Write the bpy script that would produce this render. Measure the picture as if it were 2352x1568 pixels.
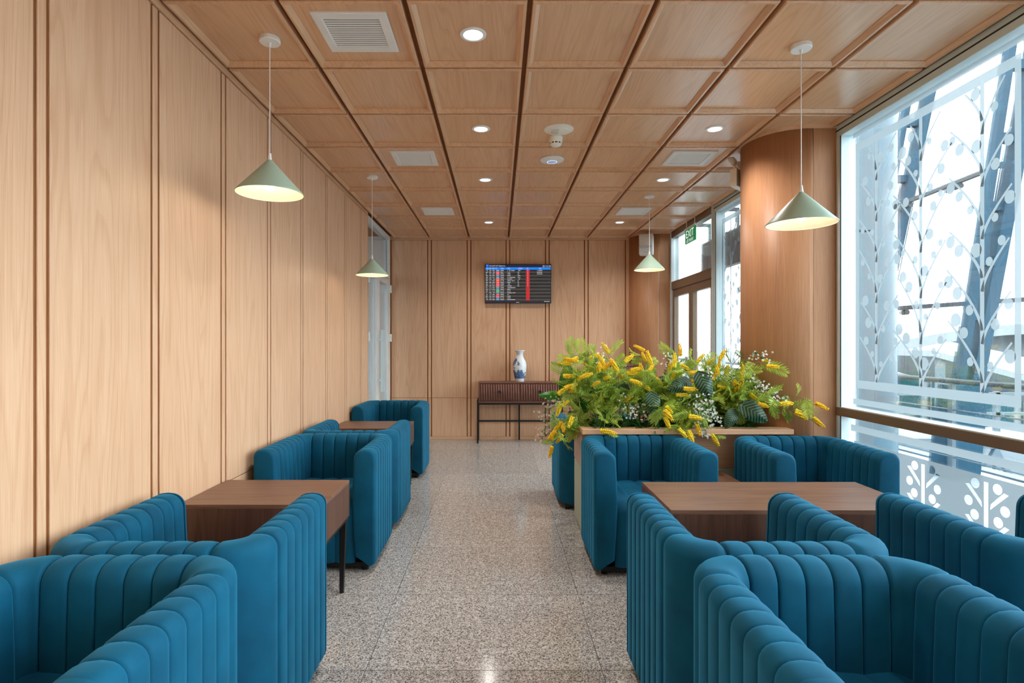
import bpy, bmesh, math, random
from mathutils import Vector, Matrix, Quaternion

for o in list(bpy.data.objects):
    bpy.data.objects.remove(o, do_unlink=True)
scene = bpy.context.scene
C = scene.collection
PI = math.pi
RNG = random.Random(7)

# ------------------------------------------------------------------ camera, world, exposure
CAM_Z = 1.41
F = 20.0 / 36.0 * 2352.0                      # focal length in pixels of the 2352 wide frame
cam_d = bpy.data.cameras.new('camera')
cam_d.sensor_width = 36.0
cam_d.lens = 20.0
cam_d.shift_x = 31.0 / 2352.0
cam_d.shift_y = 6.0 / 2352.0
cam_d.clip_start = 0.02
cam_d.clip_end = 600
cam = bpy.data.objects.new('camera', cam_d)
cam.location = (0, 0, CAM_Z)
cam.rotation_euler = (PI / 2, 0, 0)
C.objects.link(cam)
scene.camera = cam

world = bpy.data.worlds.new('overcast_sky')
scene.world = world
world.use_nodes = True
bg = world.node_tree.nodes['Background']
bg.inputs['Color'].default_value = (0.90, 0.96, 1.0, 1)
bg.inputs['Strength'].default_value = 4.6

scene.view_settings.view_transform = 'Standard'
scene.view_settings.look = 'None'
scene.view_settings.exposure = 1.28
scene.view_settings.gamma = 1.0
scene.view_settings.use_curve_mapping = False
try:
    scene.cycles.use_denoising = True
    scene.cycles.max_bounces = 10
    scene.cycles.diffuse_bounces = 5
    scene.cycles.transparent_max_bounces = 24
    scene.cycles.sample_clamp_indirect = 6.0
    scene.cycles.caustics_reflective = False
    scene.cycles.caustics_refractive = False
except Exception:
    pass


def pt(px, py, D):
    """a photo pixel at depth D as a point of the room"""
    return Vector(((px - 1145.0) * D / F, D, CAM_Z - (py - 790.0) * D / F))


# ------------------------------------------------------------------ materials
def srgb(r, g, b):
    def f(c):
        c /= 255.0
        return c / 12.92 if c <= 0.04045 else ((c + 0.055) / 1.055) ** 2.4
    return (f(r), f(g), f(b), 1.0)


def new_mat(name):
    m = bpy.data.materials.new(name)
    m.use_nodes = True
    nt = m.node_tree
    return m, nt, nt.nodes['Principled BSDF']


def plain(name, col, rough=0.5, metal=0.0, spec=0.5, bump=0.0, bscale=80.0):
    m, nt, p = new_mat(name)
    p.inputs['Roughness'].default_value = rough
    p.inputs['Metallic'].default_value = metal
    p.inputs['Specular IOR Level'].default_value = spec
    # a faint procedural unevenness so no surface is a dead flat colour
    tc = nt.nodes.new('ShaderNodeTexCoord')
    n = nt.nodes.new('ShaderNodeTexNoise')
    n.inputs['Scale'].default_value = 9.0
    n.inputs['Detail'].default_value = 3.0
    nt.links.new(tc.outputs['Object'], n.inputs['Vector'])
    mx = nt.nodes.new('ShaderNodeMixRGB')
    mx.inputs['Color1'].default_value = tuple(c * 0.94 for c in col[:3]) + (1,)
    mx.inputs['Color2'].default_value = tuple(min(1, c * 1.05) for c in col[:3]) + (1,)
    nt.links.new(n.outputs['Fac'], mx.inputs['Fac'])
    nt.links.new(mx.outputs['Color'], p.inputs['Base Color'])
    if bump:
        n2 = nt.nodes.new('ShaderNodeTexNoise')
        n2.inputs['Scale'].default_value = bscale
        nt.links.new(tc.outputs['Object'], n2.inputs['Vector'])
        b = nt.nodes.new('ShaderNodeBump')
        b.inputs['Strength'].default_value = bump
        b.inputs['Distance'].default_value = 0.01
        nt.links.new(n2.outputs['Fac'], b.inputs['Height'])
        nt.links.new(b.outputs['Normal'], p.inputs['Normal'])
    return m


def wood(name, light, dark, axis='Z', rough=0.42, spec=0.4, ring=0.85, rings=13.0, streak=0.62, along=0.075,
         across=6.0, coat=0.0):
    """veneer: contour rings of a stretched noise (cathedral grain) plus fine pore streaks"""
    m, nt, p = new_mat(name)
    L = nt.links.new
    tc = nt.nodes.new('ShaderNodeTexCoord')
    oi = nt.nodes.new('ShaderNodeObjectInfo')
    mul = nt.nodes.new('ShaderNodeVectorMath'); mul.operation = 'SCALE'
    mul.inputs[0].default_value = (37.0, 51.0, 43.0)
    L(oi.outputs['Random'], mul.inputs['Scale'])
    add = nt.nodes.new('ShaderNodeVectorMath'); add.operation = 'ADD'
    L(tc.outputs['Object'], add.inputs[0]); L(mul.outputs['Vector'], add.inputs[1])

    def mapped(a, b):
        v = nt.nodes.new('ShaderNodeVectorMath'); v.operation = 'MULTIPLY'
        s = [a, a, a]
        s['XYZ'.index(axis)] = b
        v.inputs[1].default_value = s
        L(add.outputs['Vector'], v.inputs[0])
        return v.outputs['Vector']
    n1 = nt.nodes.new('ShaderNodeTexNoise')
    n1.inputs['Scale'].default_value = 1.0
    n1.inputs['Detail'].default_value = 1.6
    n1.inputs['Roughness'].default_value = 0.45
    L(mapped(across, across * along), n1.inputs['Vector'])
    mm = nt.nodes.new('ShaderNodeMath'); mm.operation = 'MULTIPLY'
    mm.inputs[1].default_value = rings
    L(n1.outputs['Fac'], mm.inputs[0])
    fr = nt.nodes.new('ShaderNodeMath'); fr.operation = 'FRACT'
    L(mm.outputs[0], fr.inputs[0])
    rmp = nt.nodes.new('ShaderNodeValToRGB')
    e = rmp.color_ramp.elements
    e[0].position = 0.0; e[0].color = (0.35, 0.35, 0.35, 1)
    e[1].position = 1.0; e[1].color = (0.75, 0.75, 0.75, 1)
    k = rmp.color_ramp.elements.new(0.55); k.color = (0.05, 0.05, 0.05, 1)
    k = rmp.color_ramp.elements.new(0.9); k.color = (1, 1, 1, 1)
    L(fr.outputs[0], rmp.inputs['Fac'])
    n2 = nt.nodes.new('ShaderNodeTexNoise')
    n2.inputs['Scale'].default_value = 1.0
    n2.inputs['Detail'].default_value = 3.0
    L(mapped(210.0, 5.0), n2.inputs['Vector'])
    n3 = nt.nodes.new('ShaderNodeTexNoise')
    n3.inputs['Scale'].default_value = 1.0
    n3.inputs['Detail'].default_value = 2.0
    L(mapped(14.0, 0.6), n3.inputs['Vector'])
    # weight of each layer
    a1 = nt.nodes.new('ShaderNodeMath'); a1.operation = 'MULTIPLY'; a1.inputs[1].default_value = 0.34 * ring
    L(rmp.outputs['Color'], a1.inputs[0])
    a2 = nt.nodes.new('ShaderNodeMath'); a2.operation = 'MULTIPLY_ADD'
    a2.inputs[1].default_value = 1.3 * streak; a2.inputs[2].default_value = -0.40 * streak
    L(n2.outputs['Fac'], a2.inputs[0])
    a3 = nt.nodes.new('ShaderNodeMath'); a3.operation = 'MULTIPLY_ADD'
    a3.inputs[1].default_value = 0.6; a3.inputs[2].default_value = -0.14
    L(n3.outputs['Fac'], a3.inputs[0])
    s1 = nt.nodes.new('ShaderNodeMath'); s1.operation = 'ADD'
    L(a1.outputs[0], s1.inputs[0]); L(a2.outputs[0], s1.inputs[1])
    s2 = nt.nodes.new('ShaderNodeMath'); s2.operation = 'ADD'; s2.use_clamp = True
    L(s1.outputs[0], s2.inputs[0]); L(a3.outputs[0], s2.inputs[1])
    mx = nt.nodes.new('ShaderNodeMixRGB')
    mx.inputs['Color1'].default_value = light
    mx.inputs['Color2'].default_value = dark
    L(s2.outputs[0], mx.inputs['Fac'])
    L(mx.outputs['Color'], p.inputs['Base Color'])
    p.inputs['Roughness'].default_value = rough
    p.inputs['Specular IOR Level'].default_value = spec
    p.inputs['Coat Weight'].default_value = coat
    p.inputs['Coat Roughness'].default_value = 0.25
    b = nt.nodes.new('ShaderNodeBump')
    b.inputs['Strength'].default_value = 0.12
    b.inputs['Distance'].default_value = 0.002
    L(n2.outputs['Fac'], b.inputs['Height'])
    L(b.outputs['Normal'], p.inputs['Normal'])
    return m


OAK_L, OAK_D = srgb(233, 194, 160), srgb(198, 148, 110)
M = {}
M['oak_z'] = wood('oak_veneer_upright', OAK_L, OAK_D, 'Z')
M['oak_y'] = wood('oak_veneer_ceiling', srgb(230, 186, 146), srgb(198, 146, 106), 'Y', rough=0.34, spec=0.5, rings=15, coat=0.6)
M['oak_x'] = wood('oak_veneer_cross', OAK_L, OAK_D, 'X')
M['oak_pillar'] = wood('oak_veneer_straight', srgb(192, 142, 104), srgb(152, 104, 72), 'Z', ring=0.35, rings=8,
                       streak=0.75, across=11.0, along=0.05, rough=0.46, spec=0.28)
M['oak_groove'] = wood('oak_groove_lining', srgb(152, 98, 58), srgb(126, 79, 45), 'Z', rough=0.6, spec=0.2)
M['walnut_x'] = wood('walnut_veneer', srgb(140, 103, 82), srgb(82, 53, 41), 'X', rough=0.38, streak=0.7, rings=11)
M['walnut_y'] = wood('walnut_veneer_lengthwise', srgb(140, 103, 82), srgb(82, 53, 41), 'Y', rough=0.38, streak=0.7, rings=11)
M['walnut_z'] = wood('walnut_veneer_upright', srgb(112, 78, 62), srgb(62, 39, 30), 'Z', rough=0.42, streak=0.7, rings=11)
M['mahogany'] = wood('red_brown_wood', srgb(128, 86, 72), srgb(92, 58, 48), 'X', rough=0.4, streak=0.4, rings=6)
M['white'] = plain('white_paint', srgb(238, 238, 236), 0.4)
M['white_metal'] = plain('white_powder_coat', srgb(232, 232, 229), 0.35)
M['cream'] = plain('cream_plastic', srgb(240, 235, 222), 0.4)
M['alu'] = plain('pale_aluminium', srgb(208, 224, 227), 0.35, 0.0)
M['bronze'] = plain('bronze_aluminium', srgb(128, 106, 86), 0.4, 0.25)
M['dark_gasket'] = plain('dark_gasket', srgb(40, 44, 48), 0.6)
M['black_metal'] = plain('black_steel', srgb(22, 21, 21), 0.42, 0.2)
M['black'] = plain('black_rubber', srgb(14, 14, 14), 0.6)
M['sage'] = plain('sage_green_paint', srgb(188, 200, 178), 0.5)
M['lamp_green'] = plain('sage_green_lamp_enamel', srgb(164, 190, 172), 0.4)
M['lamp_white'] = plain('white_lamp_lining', srgb(245, 238, 224), 0.5)
M['soil'] = plain('dark_soil', srgb(48, 40, 30), 0.95, bump=0.8, bscale=60)
M['concrete'] = plain('pale_deck_stone', srgb(160, 165, 168), 0.35, bump=0.05)
M['steel_blue'] = plain('blue_grey_steel_paint', srgb(30, 66, 84), 0.6, spec=0.2)
M['steel_dark'] = plain('dark_grey_steel', srgb(34, 42, 48), 0.5)
M['ext_panel'] = plain('pale_blue_cladding', srgb(84, 104, 114), 0.3)
M['ext_white'] = plain('white_roof_membrane', srgb(128, 134, 138), 0.6)
M['ext_grey'] = plain('grey_galvanised_steel', srgb(88, 100, 108), 0.5)
M['teal_glass'] = plain('teal_glazing', srgb(14, 66, 80), 0.12)
M['tarmac'] = plain('pale_apron_concrete', srgb(130, 134, 136), 0.9)
M['brown_panel'] = plain('brown_fascia', srgb(64, 44, 34), 0.5)
M['tv_black'] = plain('glossy_black_plastic', srgb(10, 10, 14), 0.2)
M['grille'] = plain('light_grey_grille', srgb(196, 198, 198), 0.6, bump=0.6, bscale=420)
M['leaf_dark'] = None


def leafmat(name, a, b, rough=0.5, trans=0.25):
    m, nt, p = new_mat(name)
    L = nt.links.new
    tc = nt.nodes.new('ShaderNodeTexCoord')
    oi = nt.nodes.new('ShaderNodeObjectInfo')
    n = nt.nodes.new('ShaderNodeTexNoise')
    n.inputs['Scale'].default_value = 16.0
    L(tc.outputs['Object'], n.inputs['Vector'])
    s = nt.nodes.new('ShaderNodeMath'); s.operation = 'MULTIPLY_ADD'
    s.inputs[1].default_value = 0.7; s.inputs[2].default_value = -0.25
    L(oi.outputs['Random'], s.inputs[0])
    ad = nt.nodes.new('ShaderNodeMath'); ad.operation = 'ADD'; ad.use_clamp = True
    L(n.outputs['Fac'], ad.inputs[0]); L(s.outputs[0], ad.inputs[1])
    mx = nt.nodes.new('ShaderNodeMixRGB')
    mx.inputs['Color1'].default_value = a
    mx.inputs['Color2'].default_value = b
    L(ad.outputs[0], mx.inputs['Fac'])
    L(mx.outputs['Color'], p.inputs['Base Color'])
    p.inputs['Roughness'].default_value = rough
    tr = nt.nodes.new('ShaderNodeBsdfTranslucent')
    L(mx.outputs['Color'], tr.inputs['Color'])
    ms = nt.nodes.new('ShaderNodeMixShader')
    ms.inputs['Fac'].default_value = trans
    out = nt.nodes['Material Output']
    L(p.outputs['BSDF'], ms.inputs[1]); L(tr.outputs['BSDF'], ms.inputs[2])
    L(ms.outputs['Shader'], out.inputs['Surface'])
    return m


M['frond'] = leafmat('mimosa_leaf_green', srgb(118, 156, 50), srgb(206, 224, 104), trans=0.42)
M['stem_green'] = leafmat('stem_green', srgb(92, 104, 60), srgb(122, 128, 78), trans=0.0)
M['fern'] = leafmat('deep_fern_green', srgb(24, 74, 30), srgb(58, 120, 48))
M['grass'] = leafmat('grass_green', srgb(70, 130, 34), srgb(128, 180, 52))
M['plain_leaf'] = leafmat('glossy_leaf_green', srgb(26, 92, 30), srgb(70, 148, 44), rough=0.35)
M['mimosa'] = leafmat('mimosa_yellow', srgb(255, 206, 14), srgb(255, 236, 60), rough=0.7, trans=0.2)
M['blossom'] = leafmat('white_blossom', srgb(232, 236, 236), srgb(252, 252, 250), rough=0.6, trans=0.3)
M['dry_blossom'] = leafmat('faded_blossom', srgb(196, 190, 170), srgb(226, 222, 206), rough=0.7, trans=0.2)


def variegated():
    m, nt, p = new_mat('dark_veined_leaf')
    L = nt.links.new
    tc = nt.nodes.new('ShaderNodeTexCoord')
    w = nt.nodes.new('ShaderNodeTexWave')
    w.inputs['Scale'].default_value = 3.6
    w.inputs['Distortion'].default_value = 1.2
    L(tc.outputs['UV'], w.inputs['Vector'])
    r = nt.nodes.new('ShaderNodeValToRGB')
    r.color_ramp.elements[0].position = 0.55; r.color_ramp.elements[0].color = srgb(18, 44, 32)
    r.color_ramp.elements[1].position = 0.95; r.color_ramp.elements[1].color = srgb(74, 122, 78)
    L(w.outputs['Fac'], r.inputs['Fac'])
    L(r.outputs['Color'], p.inputs['Base Color'])
    p.inputs['Roughness'].default_value = 0.42
    return m


M['leaf_dark'] = variegated()


def velvet():
    m, nt, p = new_mat('teal_blue_velvet')
    L = nt.links.new
    tc = nt.nodes.new('ShaderNodeTexCoord')
    n = nt.nodes.new('ShaderNodeTexNoise')
    n.inputs['Scale'].default_value = 7.0; n.inputs['Detail'].default_value = 4.0
    L(tc.outputs['Object'], n.inputs['Vector'])
    r = nt.nodes.new('ShaderNodeValToRGB')
    r.color_ramp.elements[0].position = 0.3; r.color_ramp.elements[0].color = srgb(0, 70, 98)
    r.color_ramp.elements[1].position = 0.7; r.color_ramp.elements[1].color = srgb(0, 86, 117)
    L(n.outputs['Fac'], r.inputs['Fac'])
    L(r.outputs['Color'], p.inputs['Base Color'])
    p.inputs['Roughness'].default_value = 0.75
    p.inputs['Specular IOR Level'].default_value = 0.2
    p.inputs['Sheen Weight'].default_value = 0.4
    p.inputs['Sheen Roughness'].default_value = 0.42
    p.inputs['Sheen Tint'].default_value = srgb(70, 190, 240)
    f = nt.nodes.new('ShaderNodeTexNoise')
    f.inputs['Scale'].default_value = 900.0
    L(tc.outputs['Object'], f.inputs['Vector'])
    b = nt.nodes.new('ShaderNodeBump')
    b.inputs['Strength'].default_value = 0.15; b.inputs['Distance'].default_value = 0.001
    L(f.outputs['Fac'], b.inputs['Height'])
    L(b.outputs['Normal'], p.inputs['Normal'])
    return m


M['velvet'] = velvet()


def granite():
    m, nt, p = new_mat('speckled_granite')
    L = nt.links.new
    tc = nt.nodes.new('ShaderNodeTexCoord')
    oi = nt.nodes.new('ShaderNodeObjectInfo')
    v = nt.nodes.new('ShaderNodeTexVoronoi')
    v.inputs['Scale'].default_value = 210.0
    L(tc.outputs['Object'], v.inputs['Vector'])
    sep = nt.nodes.new('ShaderNodeSeparateColor')
    L(v.outputs['Color'], sep.inputs['Color'])
    r = nt.nodes.new('ShaderNodeValToRGB')
    r.color_ramp.interpolation = 'CONSTANT'
    e = r.color_ramp.elements
    e[0].position = 0.0; e[0].color = srgb(96, 96, 95)
    e[1].position = 0.14; e[1].color = srgb(150, 148, 143)
    for ps, c in ((0.34, srgb(180, 170, 160)), (0.5, srgb(196, 192, 186)), (0.68, srgb(210, 208, 204)), (0.86, srgb(228, 227, 225)),
                  (0.96, srgb(122, 120, 118))):
        k = e.new(ps); k.color = c
    L(sep.outputs[0], r.inputs['Fac'])
    n = nt.nodes.new('ShaderNodeTexNoise')
    n.inputs['Scale'].default_value = 40.0
    n.inputs['Detail'].default_value = 4.0
    L(tc.outputs['Object'], n.inputs['Vector'])
    r2 = nt.nodes.new('ShaderNodeValToRGB')
    r2.color_ramp.elements[0].position = 0.3; r2.color_ramp.elements[0].color = (0.74, 0.74, 0.76, 1)
    r2.color_ramp.elements[1].position = 0.7; r2.color_ramp.elements[1].color = (1, 1, 1, 1)
    L(n.outputs['Fac'], r2.inputs['Fac'])
    mx = nt.nodes.new('ShaderNodeMixRGB'); mx.blend_type = 'MULTIPLY'; mx.inputs['Fac'].default_value = 1.0
    L(r.outputs['Color'], mx.inputs['Color1']); L(r2.outputs['Color'], mx.inputs['Color2'])
    tone = nt.nodes.new('ShaderNodeMath'); tone.operation = 'MULTIPLY_ADD'
    tone.inputs[1].default_value = 0.14; tone.inputs[2].default_value = 0.9
    L(oi.outputs['Random'], tone.inputs[0])
    sc = nt.nodes.new('ShaderNodeVectorMath'); sc.operation = 'SCALE'
    L(mx.outputs['Color'], sc.inputs[0]); L(tone.outputs[0], sc.inputs['Scale'])
    L(sc.outputs['Vector'], p.inputs['Base Color'])
    p.inputs['Roughness'].default_value = 0.13
    p.inputs['Specular IOR Level'].default_value = 0.5
    return m


M['granite'] = granite()


def glass(name, tint, refl=1.0):
    m, nt, p = new_mat(name)
    nt.nodes.remove(p)
    L = nt.links.new
    t = nt.nodes.new('ShaderNodeBsdfTransparent'); t.inputs['Color'].default_value = tint
    g = nt.nodes.new('ShaderNodeBsdfGlossy'); g.inputs['Roughness'].default_value = 0.0
    f = nt.nodes.new('ShaderNodeFresnel'); f.inputs['IOR'].default_value = 1.45
    k = nt.nodes.new('ShaderNodeMath'); k.operation = 'MULTIPLY'; k.inputs[1].default_value = 0.55 * refl
    L(f.outputs['Fac'], k.inputs[0])
    ms = nt.nodes.new('ShaderNodeMixShader')
    L(k.outputs[0], ms.inputs['Fac'])
    L(t.outputs['BSDF'], ms.inputs[1]); L(g.outputs['BSDF'], ms.inputs[2])
    L(ms.outputs['Shader'], nt.nodes['Material Output'].inputs['Surface'])
    return m


M['glass'] = glass('clear_blue_tinted_glass', (0.92, 0.97, 0.985, 1))


def film(name, col, opac):
    m, nt, p = new_mat(name)
    nt.nodes.remove(p)
    L = nt.links.new
    t = nt.nodes.new('ShaderNodeBsdfTransparent')
    d = nt.nodes.new('ShaderNodeBsdfDiffuse'); d.inputs['Color'].default_value = col
    tr = nt.nodes.new('ShaderNodeBsdfTranslucent'); tr.inputs['Color'].default_value = col
    a = nt.nodes.new('ShaderNodeMixShader'); a.inputs['Fac'].default_value = 0.72
    L(d.outputs['BSDF'], a.inputs[1]); L(tr.outputs['BSDF'], a.inputs[2])
    b = nt.nodes.new('ShaderNodeMixShader'); b.inputs['Fac'].default_value = opac
    L(t.outputs['BSDF'], b.inputs[1]); L(a.outputs['Shader'], b.inputs[2])
    L(b.outputs['Shader'], nt.nodes['Material Output'].inputs['Surface'])
    return m


M['film'] = film('frosted_window_film', (0.215, 0.24, 0.25, 1), 0.965)
M['film_low'] = film('frosted_window_film_panel', (0.14, 0.16, 0.17, 1), 0.95)


def emit(name, col, strength):
    m, nt, p = new_mat(name)
    p.inputs['Base Color'].default_value = (0.02, 0.02, 0.02, 1)
    p.inputs['Emission Color'].default_value = col
    p.inputs['Emission Strength'].default_value = strength
    p.inputs['Roughness'].default_value = 0.25
    return m


M['lens'] = emit('downlight_lens', (1, 0.99, 0.97, 1), 2.0)
M['bulb'] = emit('warm_bulb', (1, 0.80, 0.50, 1), 2.2)


def porcelain():
    m, nt, p = new_mat('blue_and_white_porcelain')
    L = nt.links.new
    tc = nt.nodes.new('ShaderNodeTexCoord')
    n = nt.nodes.new('ShaderNodeTexNoise')
    n.inputs['Scale'].default_value = 15.0; n.inputs['Detail'].default_value = 6.0; n.inputs['Roughness'].default_value = 0.62
    mp = nt.nodes.new('ShaderNodeMapping'); mp.inputs['Scale'].default_value = (1.0, 1.0, 0.8)
    mp.inputs['Location'].default_value = (0.35, 0.2, 0.1)
    L(tc.outputs['Object'], mp.inputs['Vector']); L(mp.outputs['Vector'], n.inputs['Vector'])
    sx = nt.nodes.new('ShaderNodeSeparateXYZ'); L(tc.outputs['Object'], sx.inputs['Vector'])
    # the painting fills the belly: strong low down and along the left side, thin near the top right
    band = nt.nodes.new('ShaderNodeValToRGB')
    e = band.color_ramp.elements
    e[0].position = 0.0; e[0].color = (0, 0, 0, 1)
    e[1].position = 1.0; e[1].color = (0, 0, 0, 1)
    for ps, v in ((0.09, 0.0), (0.11, 0.62), (0.30, 0.56), (0.42, 0.40), (0.62, 0.42), (0.76, 0.40), (0.82, 0.0)):
        k = e.new(ps); k.color = (v, v, v, 1)
    zz = nt.nodes.new('ShaderNodeMath'); zz.operation = 'DIVIDE'; zz.inputs[1].default_value = 0.45
    L(sx.outputs['Z'], zz.inputs[0]); L(zz.outputs[0], band.inputs['Fac'])
    lx = nt.nodes.new('ShaderNodeMath'); lx.operation = 'MULTIPLY'; lx.inputs[1].default_value = -1.1
    L(sx.outputs['X'], lx.inputs[0])
    a = nt.nodes.new('ShaderNodeMath'); a.operation = 'ADD'
    L(band.outputs['Color'], a.inputs[0]); L(lx.outputs[0], a.inputs[1])
    mul = nt.nodes.new('ShaderNodeMath'); mul.operation = 'MULTIPLY'
    g0 = nt.nodes.new('ShaderNodeMath'); g0.operation = 'GREATER_THAN'; g0.inputs[1].default_value = 0.01
    L(band.outputs['Color'], g0.inputs[0])
    L(a.outputs[0], mul.inputs[0]); L(g0.outputs[0], mul.inputs[1])
    s = nt.nodes.new('ShaderNodeMath'); s.operation = 'ADD'
    L(mul.outputs[0], s.inputs[0]); L(n.outputs['Fac'], s.inputs[1])
    r = nt.nodes.new('ShaderNodeValToRGB')
    e = r.color_ramp.elements
    e[0].position = 0.96; e[0].color = srgb(226, 234, 238)
    e[1].position = 1.0; e[1].color = srgb(92, 132, 176)
    k = e.new(0.99); k.color = srgb(120, 154, 190)
    mr = nt.nodes.new('ShaderNodeMapRange')
    mr.inputs['From Min'].default_value = 0.0; mr.inputs['From Max'].default_value = 1.06
    L(s.outputs[0], mr.inputs['Value'])
    n2 = nt.nodes.new('ShaderNodeTexNoise'); n2.inputs['Scale'].default_value = 34.0
    L(tc.outputs['Object'], n2.inputs['Vector'])
    inkc = nt.nodes.new('ShaderNodeMixRGB')
    inkc.inputs['Color1'].default_value = srgb(26, 52, 108); inkc.inputs['Color2'].default_value = srgb(112, 150, 190)
    L(n2.outputs['Fac'], inkc.inputs['Fac'])
    st = nt.nodes.new('ShaderNodeMapRange')
    st.inputs['From Min'].default_value = 0.90; st.inputs['From Max'].default_value = 0.96
    L(mr.outputs['Result'], st.inputs['Value'])
    mx = nt.nodes.new('ShaderNodeMixRGB')
    mx.inputs['Color1'].default_value = srgb(228, 236, 240)
    L(st.outputs['Result'], mx.inputs['Fac']); L(inkc.outputs['Color'], mx.inputs['Color2'])
    nt.nodes.remove(r)
    L(mx.outputs['Color'], p.inputs['Base Color'])
    p.inputs['Roughness'].default_value = 0.15
    return m


M['porcelain'] = porcelain()

# ------------------------------------------------------------------ object helpers


def link(name, mesh, mat=None, parent=None, loc=None, rot=None):
    o = bpy.data.objects.new(name, mesh)
    C.objects.link(o)
    if mat is not None and not mesh.materials:
        mesh.materials.append(M[mat] if isinstance(mat, str) else mat)
    if parent is not None:
        o.parent = parent
    if loc is not None:
        o.location = loc
    if rot is not None:
        o.rotation_euler = rot
    return o


def empty(name, loc=(0, 0, 0), rz=0.0):
    o = bpy.data.objects.new(name, None)
    o.empty_display_size = 0.05
    C.objects.link(o)
    o.location = loc
    o.rotation_euler = (0, 0, rz)
    return o


def tag(o, label, cat, group=None):
    o['label'] = label
    o['category'] = cat
    if group:
        o['group'] = group
    return o


def struct(o, label=None, cat=None):
    o['kind'] = 'structure'
    if label:
        o['label'] = label
    if cat:
        o['category'] = cat
    return o


class MB:
    """collects simple shapes and turns them into one mesh"""

    def __init__(self):
        self.v = []
        self.f = []

    def add(self, vs, fs):
        n = len(self.v)
        self.v += [tuple(p) for p in vs]
        self.f += [tuple(i + n for i in q) for q in fs]
        return self

    def box(self, x0, x1, y0, y1, z0, z1):
        vs = [(x0, y0, z0), (x1, y0, z0), (x1, y1, z0), (x0, y1, z0), (x0, y0, z1), (x1, y0, z1), (x1, y1, z1), (x0, y1, z1)]
        return self.add(vs, [(0, 3, 2, 1), (4, 5, 6, 7), (0, 1, 5, 4), (1, 2, 6, 5), (2, 3, 7, 6), (3, 0, 4, 7)])

    def tube(self, a, b, r0, r1=None, n=10, caps=True):
        a, b = Vector(a), Vector(b)
        r1 = r0 if r1 is None else r1
        d = (b - a).normalized()
        u = d.orthogonal().normalized()
        w = d.cross(u)
        vs = []
        for c, r in ((a, r0), (b, r1)):
            for i in range(n):
                t = 2 * PI * i / n
                vs.append(c + (u * math.cos(t) + w * math.sin(t)) * r)
        fs = [(i, (i + 1) % n, n + (i + 1) % n, n + i) for i in range(n)]
        if caps:
            fs += [tuple(reversed(range(n))), tuple(range(n, 2 * n))]
        return self.add(vs, fs)

    def path(self, pts, r, n=6):
        """tube along points, r a number or list"""
        pts = [Vector(p) for p in pts]
        vs, fs = [], []
        u = None
        for i, p in enumerate(pts):
            d = (pts[min(i + 1, len(pts) - 1)] - pts[max(i - 1, 0)]).normalized()
            u = d.orthogonal().normalized() if u is None else (u - d * u.dot(d)).normalized()
            w = d.cross(u)
            rr = r[i] if isinstance(r, (list, tuple)) else r
            for k in range(n):
                t = 2 * PI * k / n
                vs.append(p + (u * math.cos(t) + w * math.sin(t)) * rr)
        for i in range(len(pts) - 1):
            for k in range(n):
                a, b = i * n + k, i * n + (k + 1) % n
                fs.append((a, b, b + n, a + n))
        fs.append(tuple(reversed(range(n))))
        fs.append(tuple(range((len(pts) - 1) * n, len(pts) * n)))
        return self.add(vs, fs)

    def lathe(self, prof, n=32, c=(0, 0, 0)):
        """profile of (r, z)"""
        vs, fs = [], []
        m = len(prof)
        for i in range(n):
            t = 2 * PI * i / n
            for r, z in prof:
                vs.append((c[0] + r * math.cos(t), c[1] + r * math.sin(t), c[2] + z))
        for i in range(n):
            j = (i + 1) % n
            for k in range(m - 1):
                fs.append((i * m + k, j * m + k, j * m + k + 1, i * m + k + 1))
        return self.add(vs, fs)

    def bar(self, a, b, w, h, up=(0, 0, 1)):
        """rectangular bar from a to b, w across, h along up"""
        a, b = Vector(a), Vector(b)
        d = (b - a).normalized()
        s = d.cross(Vector(up)).normalized()
        t = s.cross(d).normalized()
        vs = []
        for c in (a, b):
            for i, j in ((-1, -1), (1, -1), (1, 1), (-1, 1)):
                vs.append(c + s * (i * w / 2) + t * (j * h / 2))
        return self.add(vs, [(3, 2, 1, 0), (4, 5, 6, 7), (0, 1, 5, 4), (1, 2, 6, 5), (2, 3, 7, 6), (3, 0, 4, 7)])

    def mesh(self, name, smooth=False, bevel=0.0, seg=2, merge=False, fix=True):
        me = bpy.data.meshes.new(name)
        me.from_pydata(self.v, [], self.f)
        bm = bmesh.new()
        bm.from_mesh(me)
        if merge:
            bmesh.ops.remove_doubles(bm, verts=bm.verts, dist=1e-5)
        if fix:
            bmesh.ops.recalc_face_normals(bm, faces=bm.faces)
        if bevel:
            bmesh.ops.bevel(bm, geom=[e for e in bm.edges if e.is_manifold and e.calc_face_angle(0) > 0.5], offset=bevel, segments=seg,
                            profile=0.5, affect='EDGES', clamp_overlap=True)
        bm.to_mesh(me)
        bm.free()
        if smooth:
            for p in me.polygons:
                p.use_smooth = True
        return me

    def obj(self, name, mat, parent=None, smooth=False, bevel=0.0, loc=None, rot=None, merge=False, seg=2, fix=True):
        return link(name, self.mesh(name, smooth, bevel, seg, merge, fix), mat, parent, loc, rot)


def box(name, mat, x0, x1, y0, y1, z0, z1, parent=None, bevel=0.0):
    """a box part with its origin at its own centre (so that wood grain and physics read it locally)"""
    cx, cy, cz = (x0 + x1) / 2, (y0 + y1) / 2, (z0 + z1) / 2
    o = MB().box(x0 - cx, x1 - cx, y0 - cy, y1 - cy, z0 - cz, z1 - cz).obj(name, mat, parent, bevel=bevel)
    o.location = (cx, cy, cz)
    return o


def wbox(name, mat, x0, x1, y0, y1, z0, z1):
    """a box that keeps its origin at the room's origin, for setting pieces that carry parts"""
    return MB().box(x0, x1, y0, y1, z0, z1).obj(name, mat)


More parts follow.
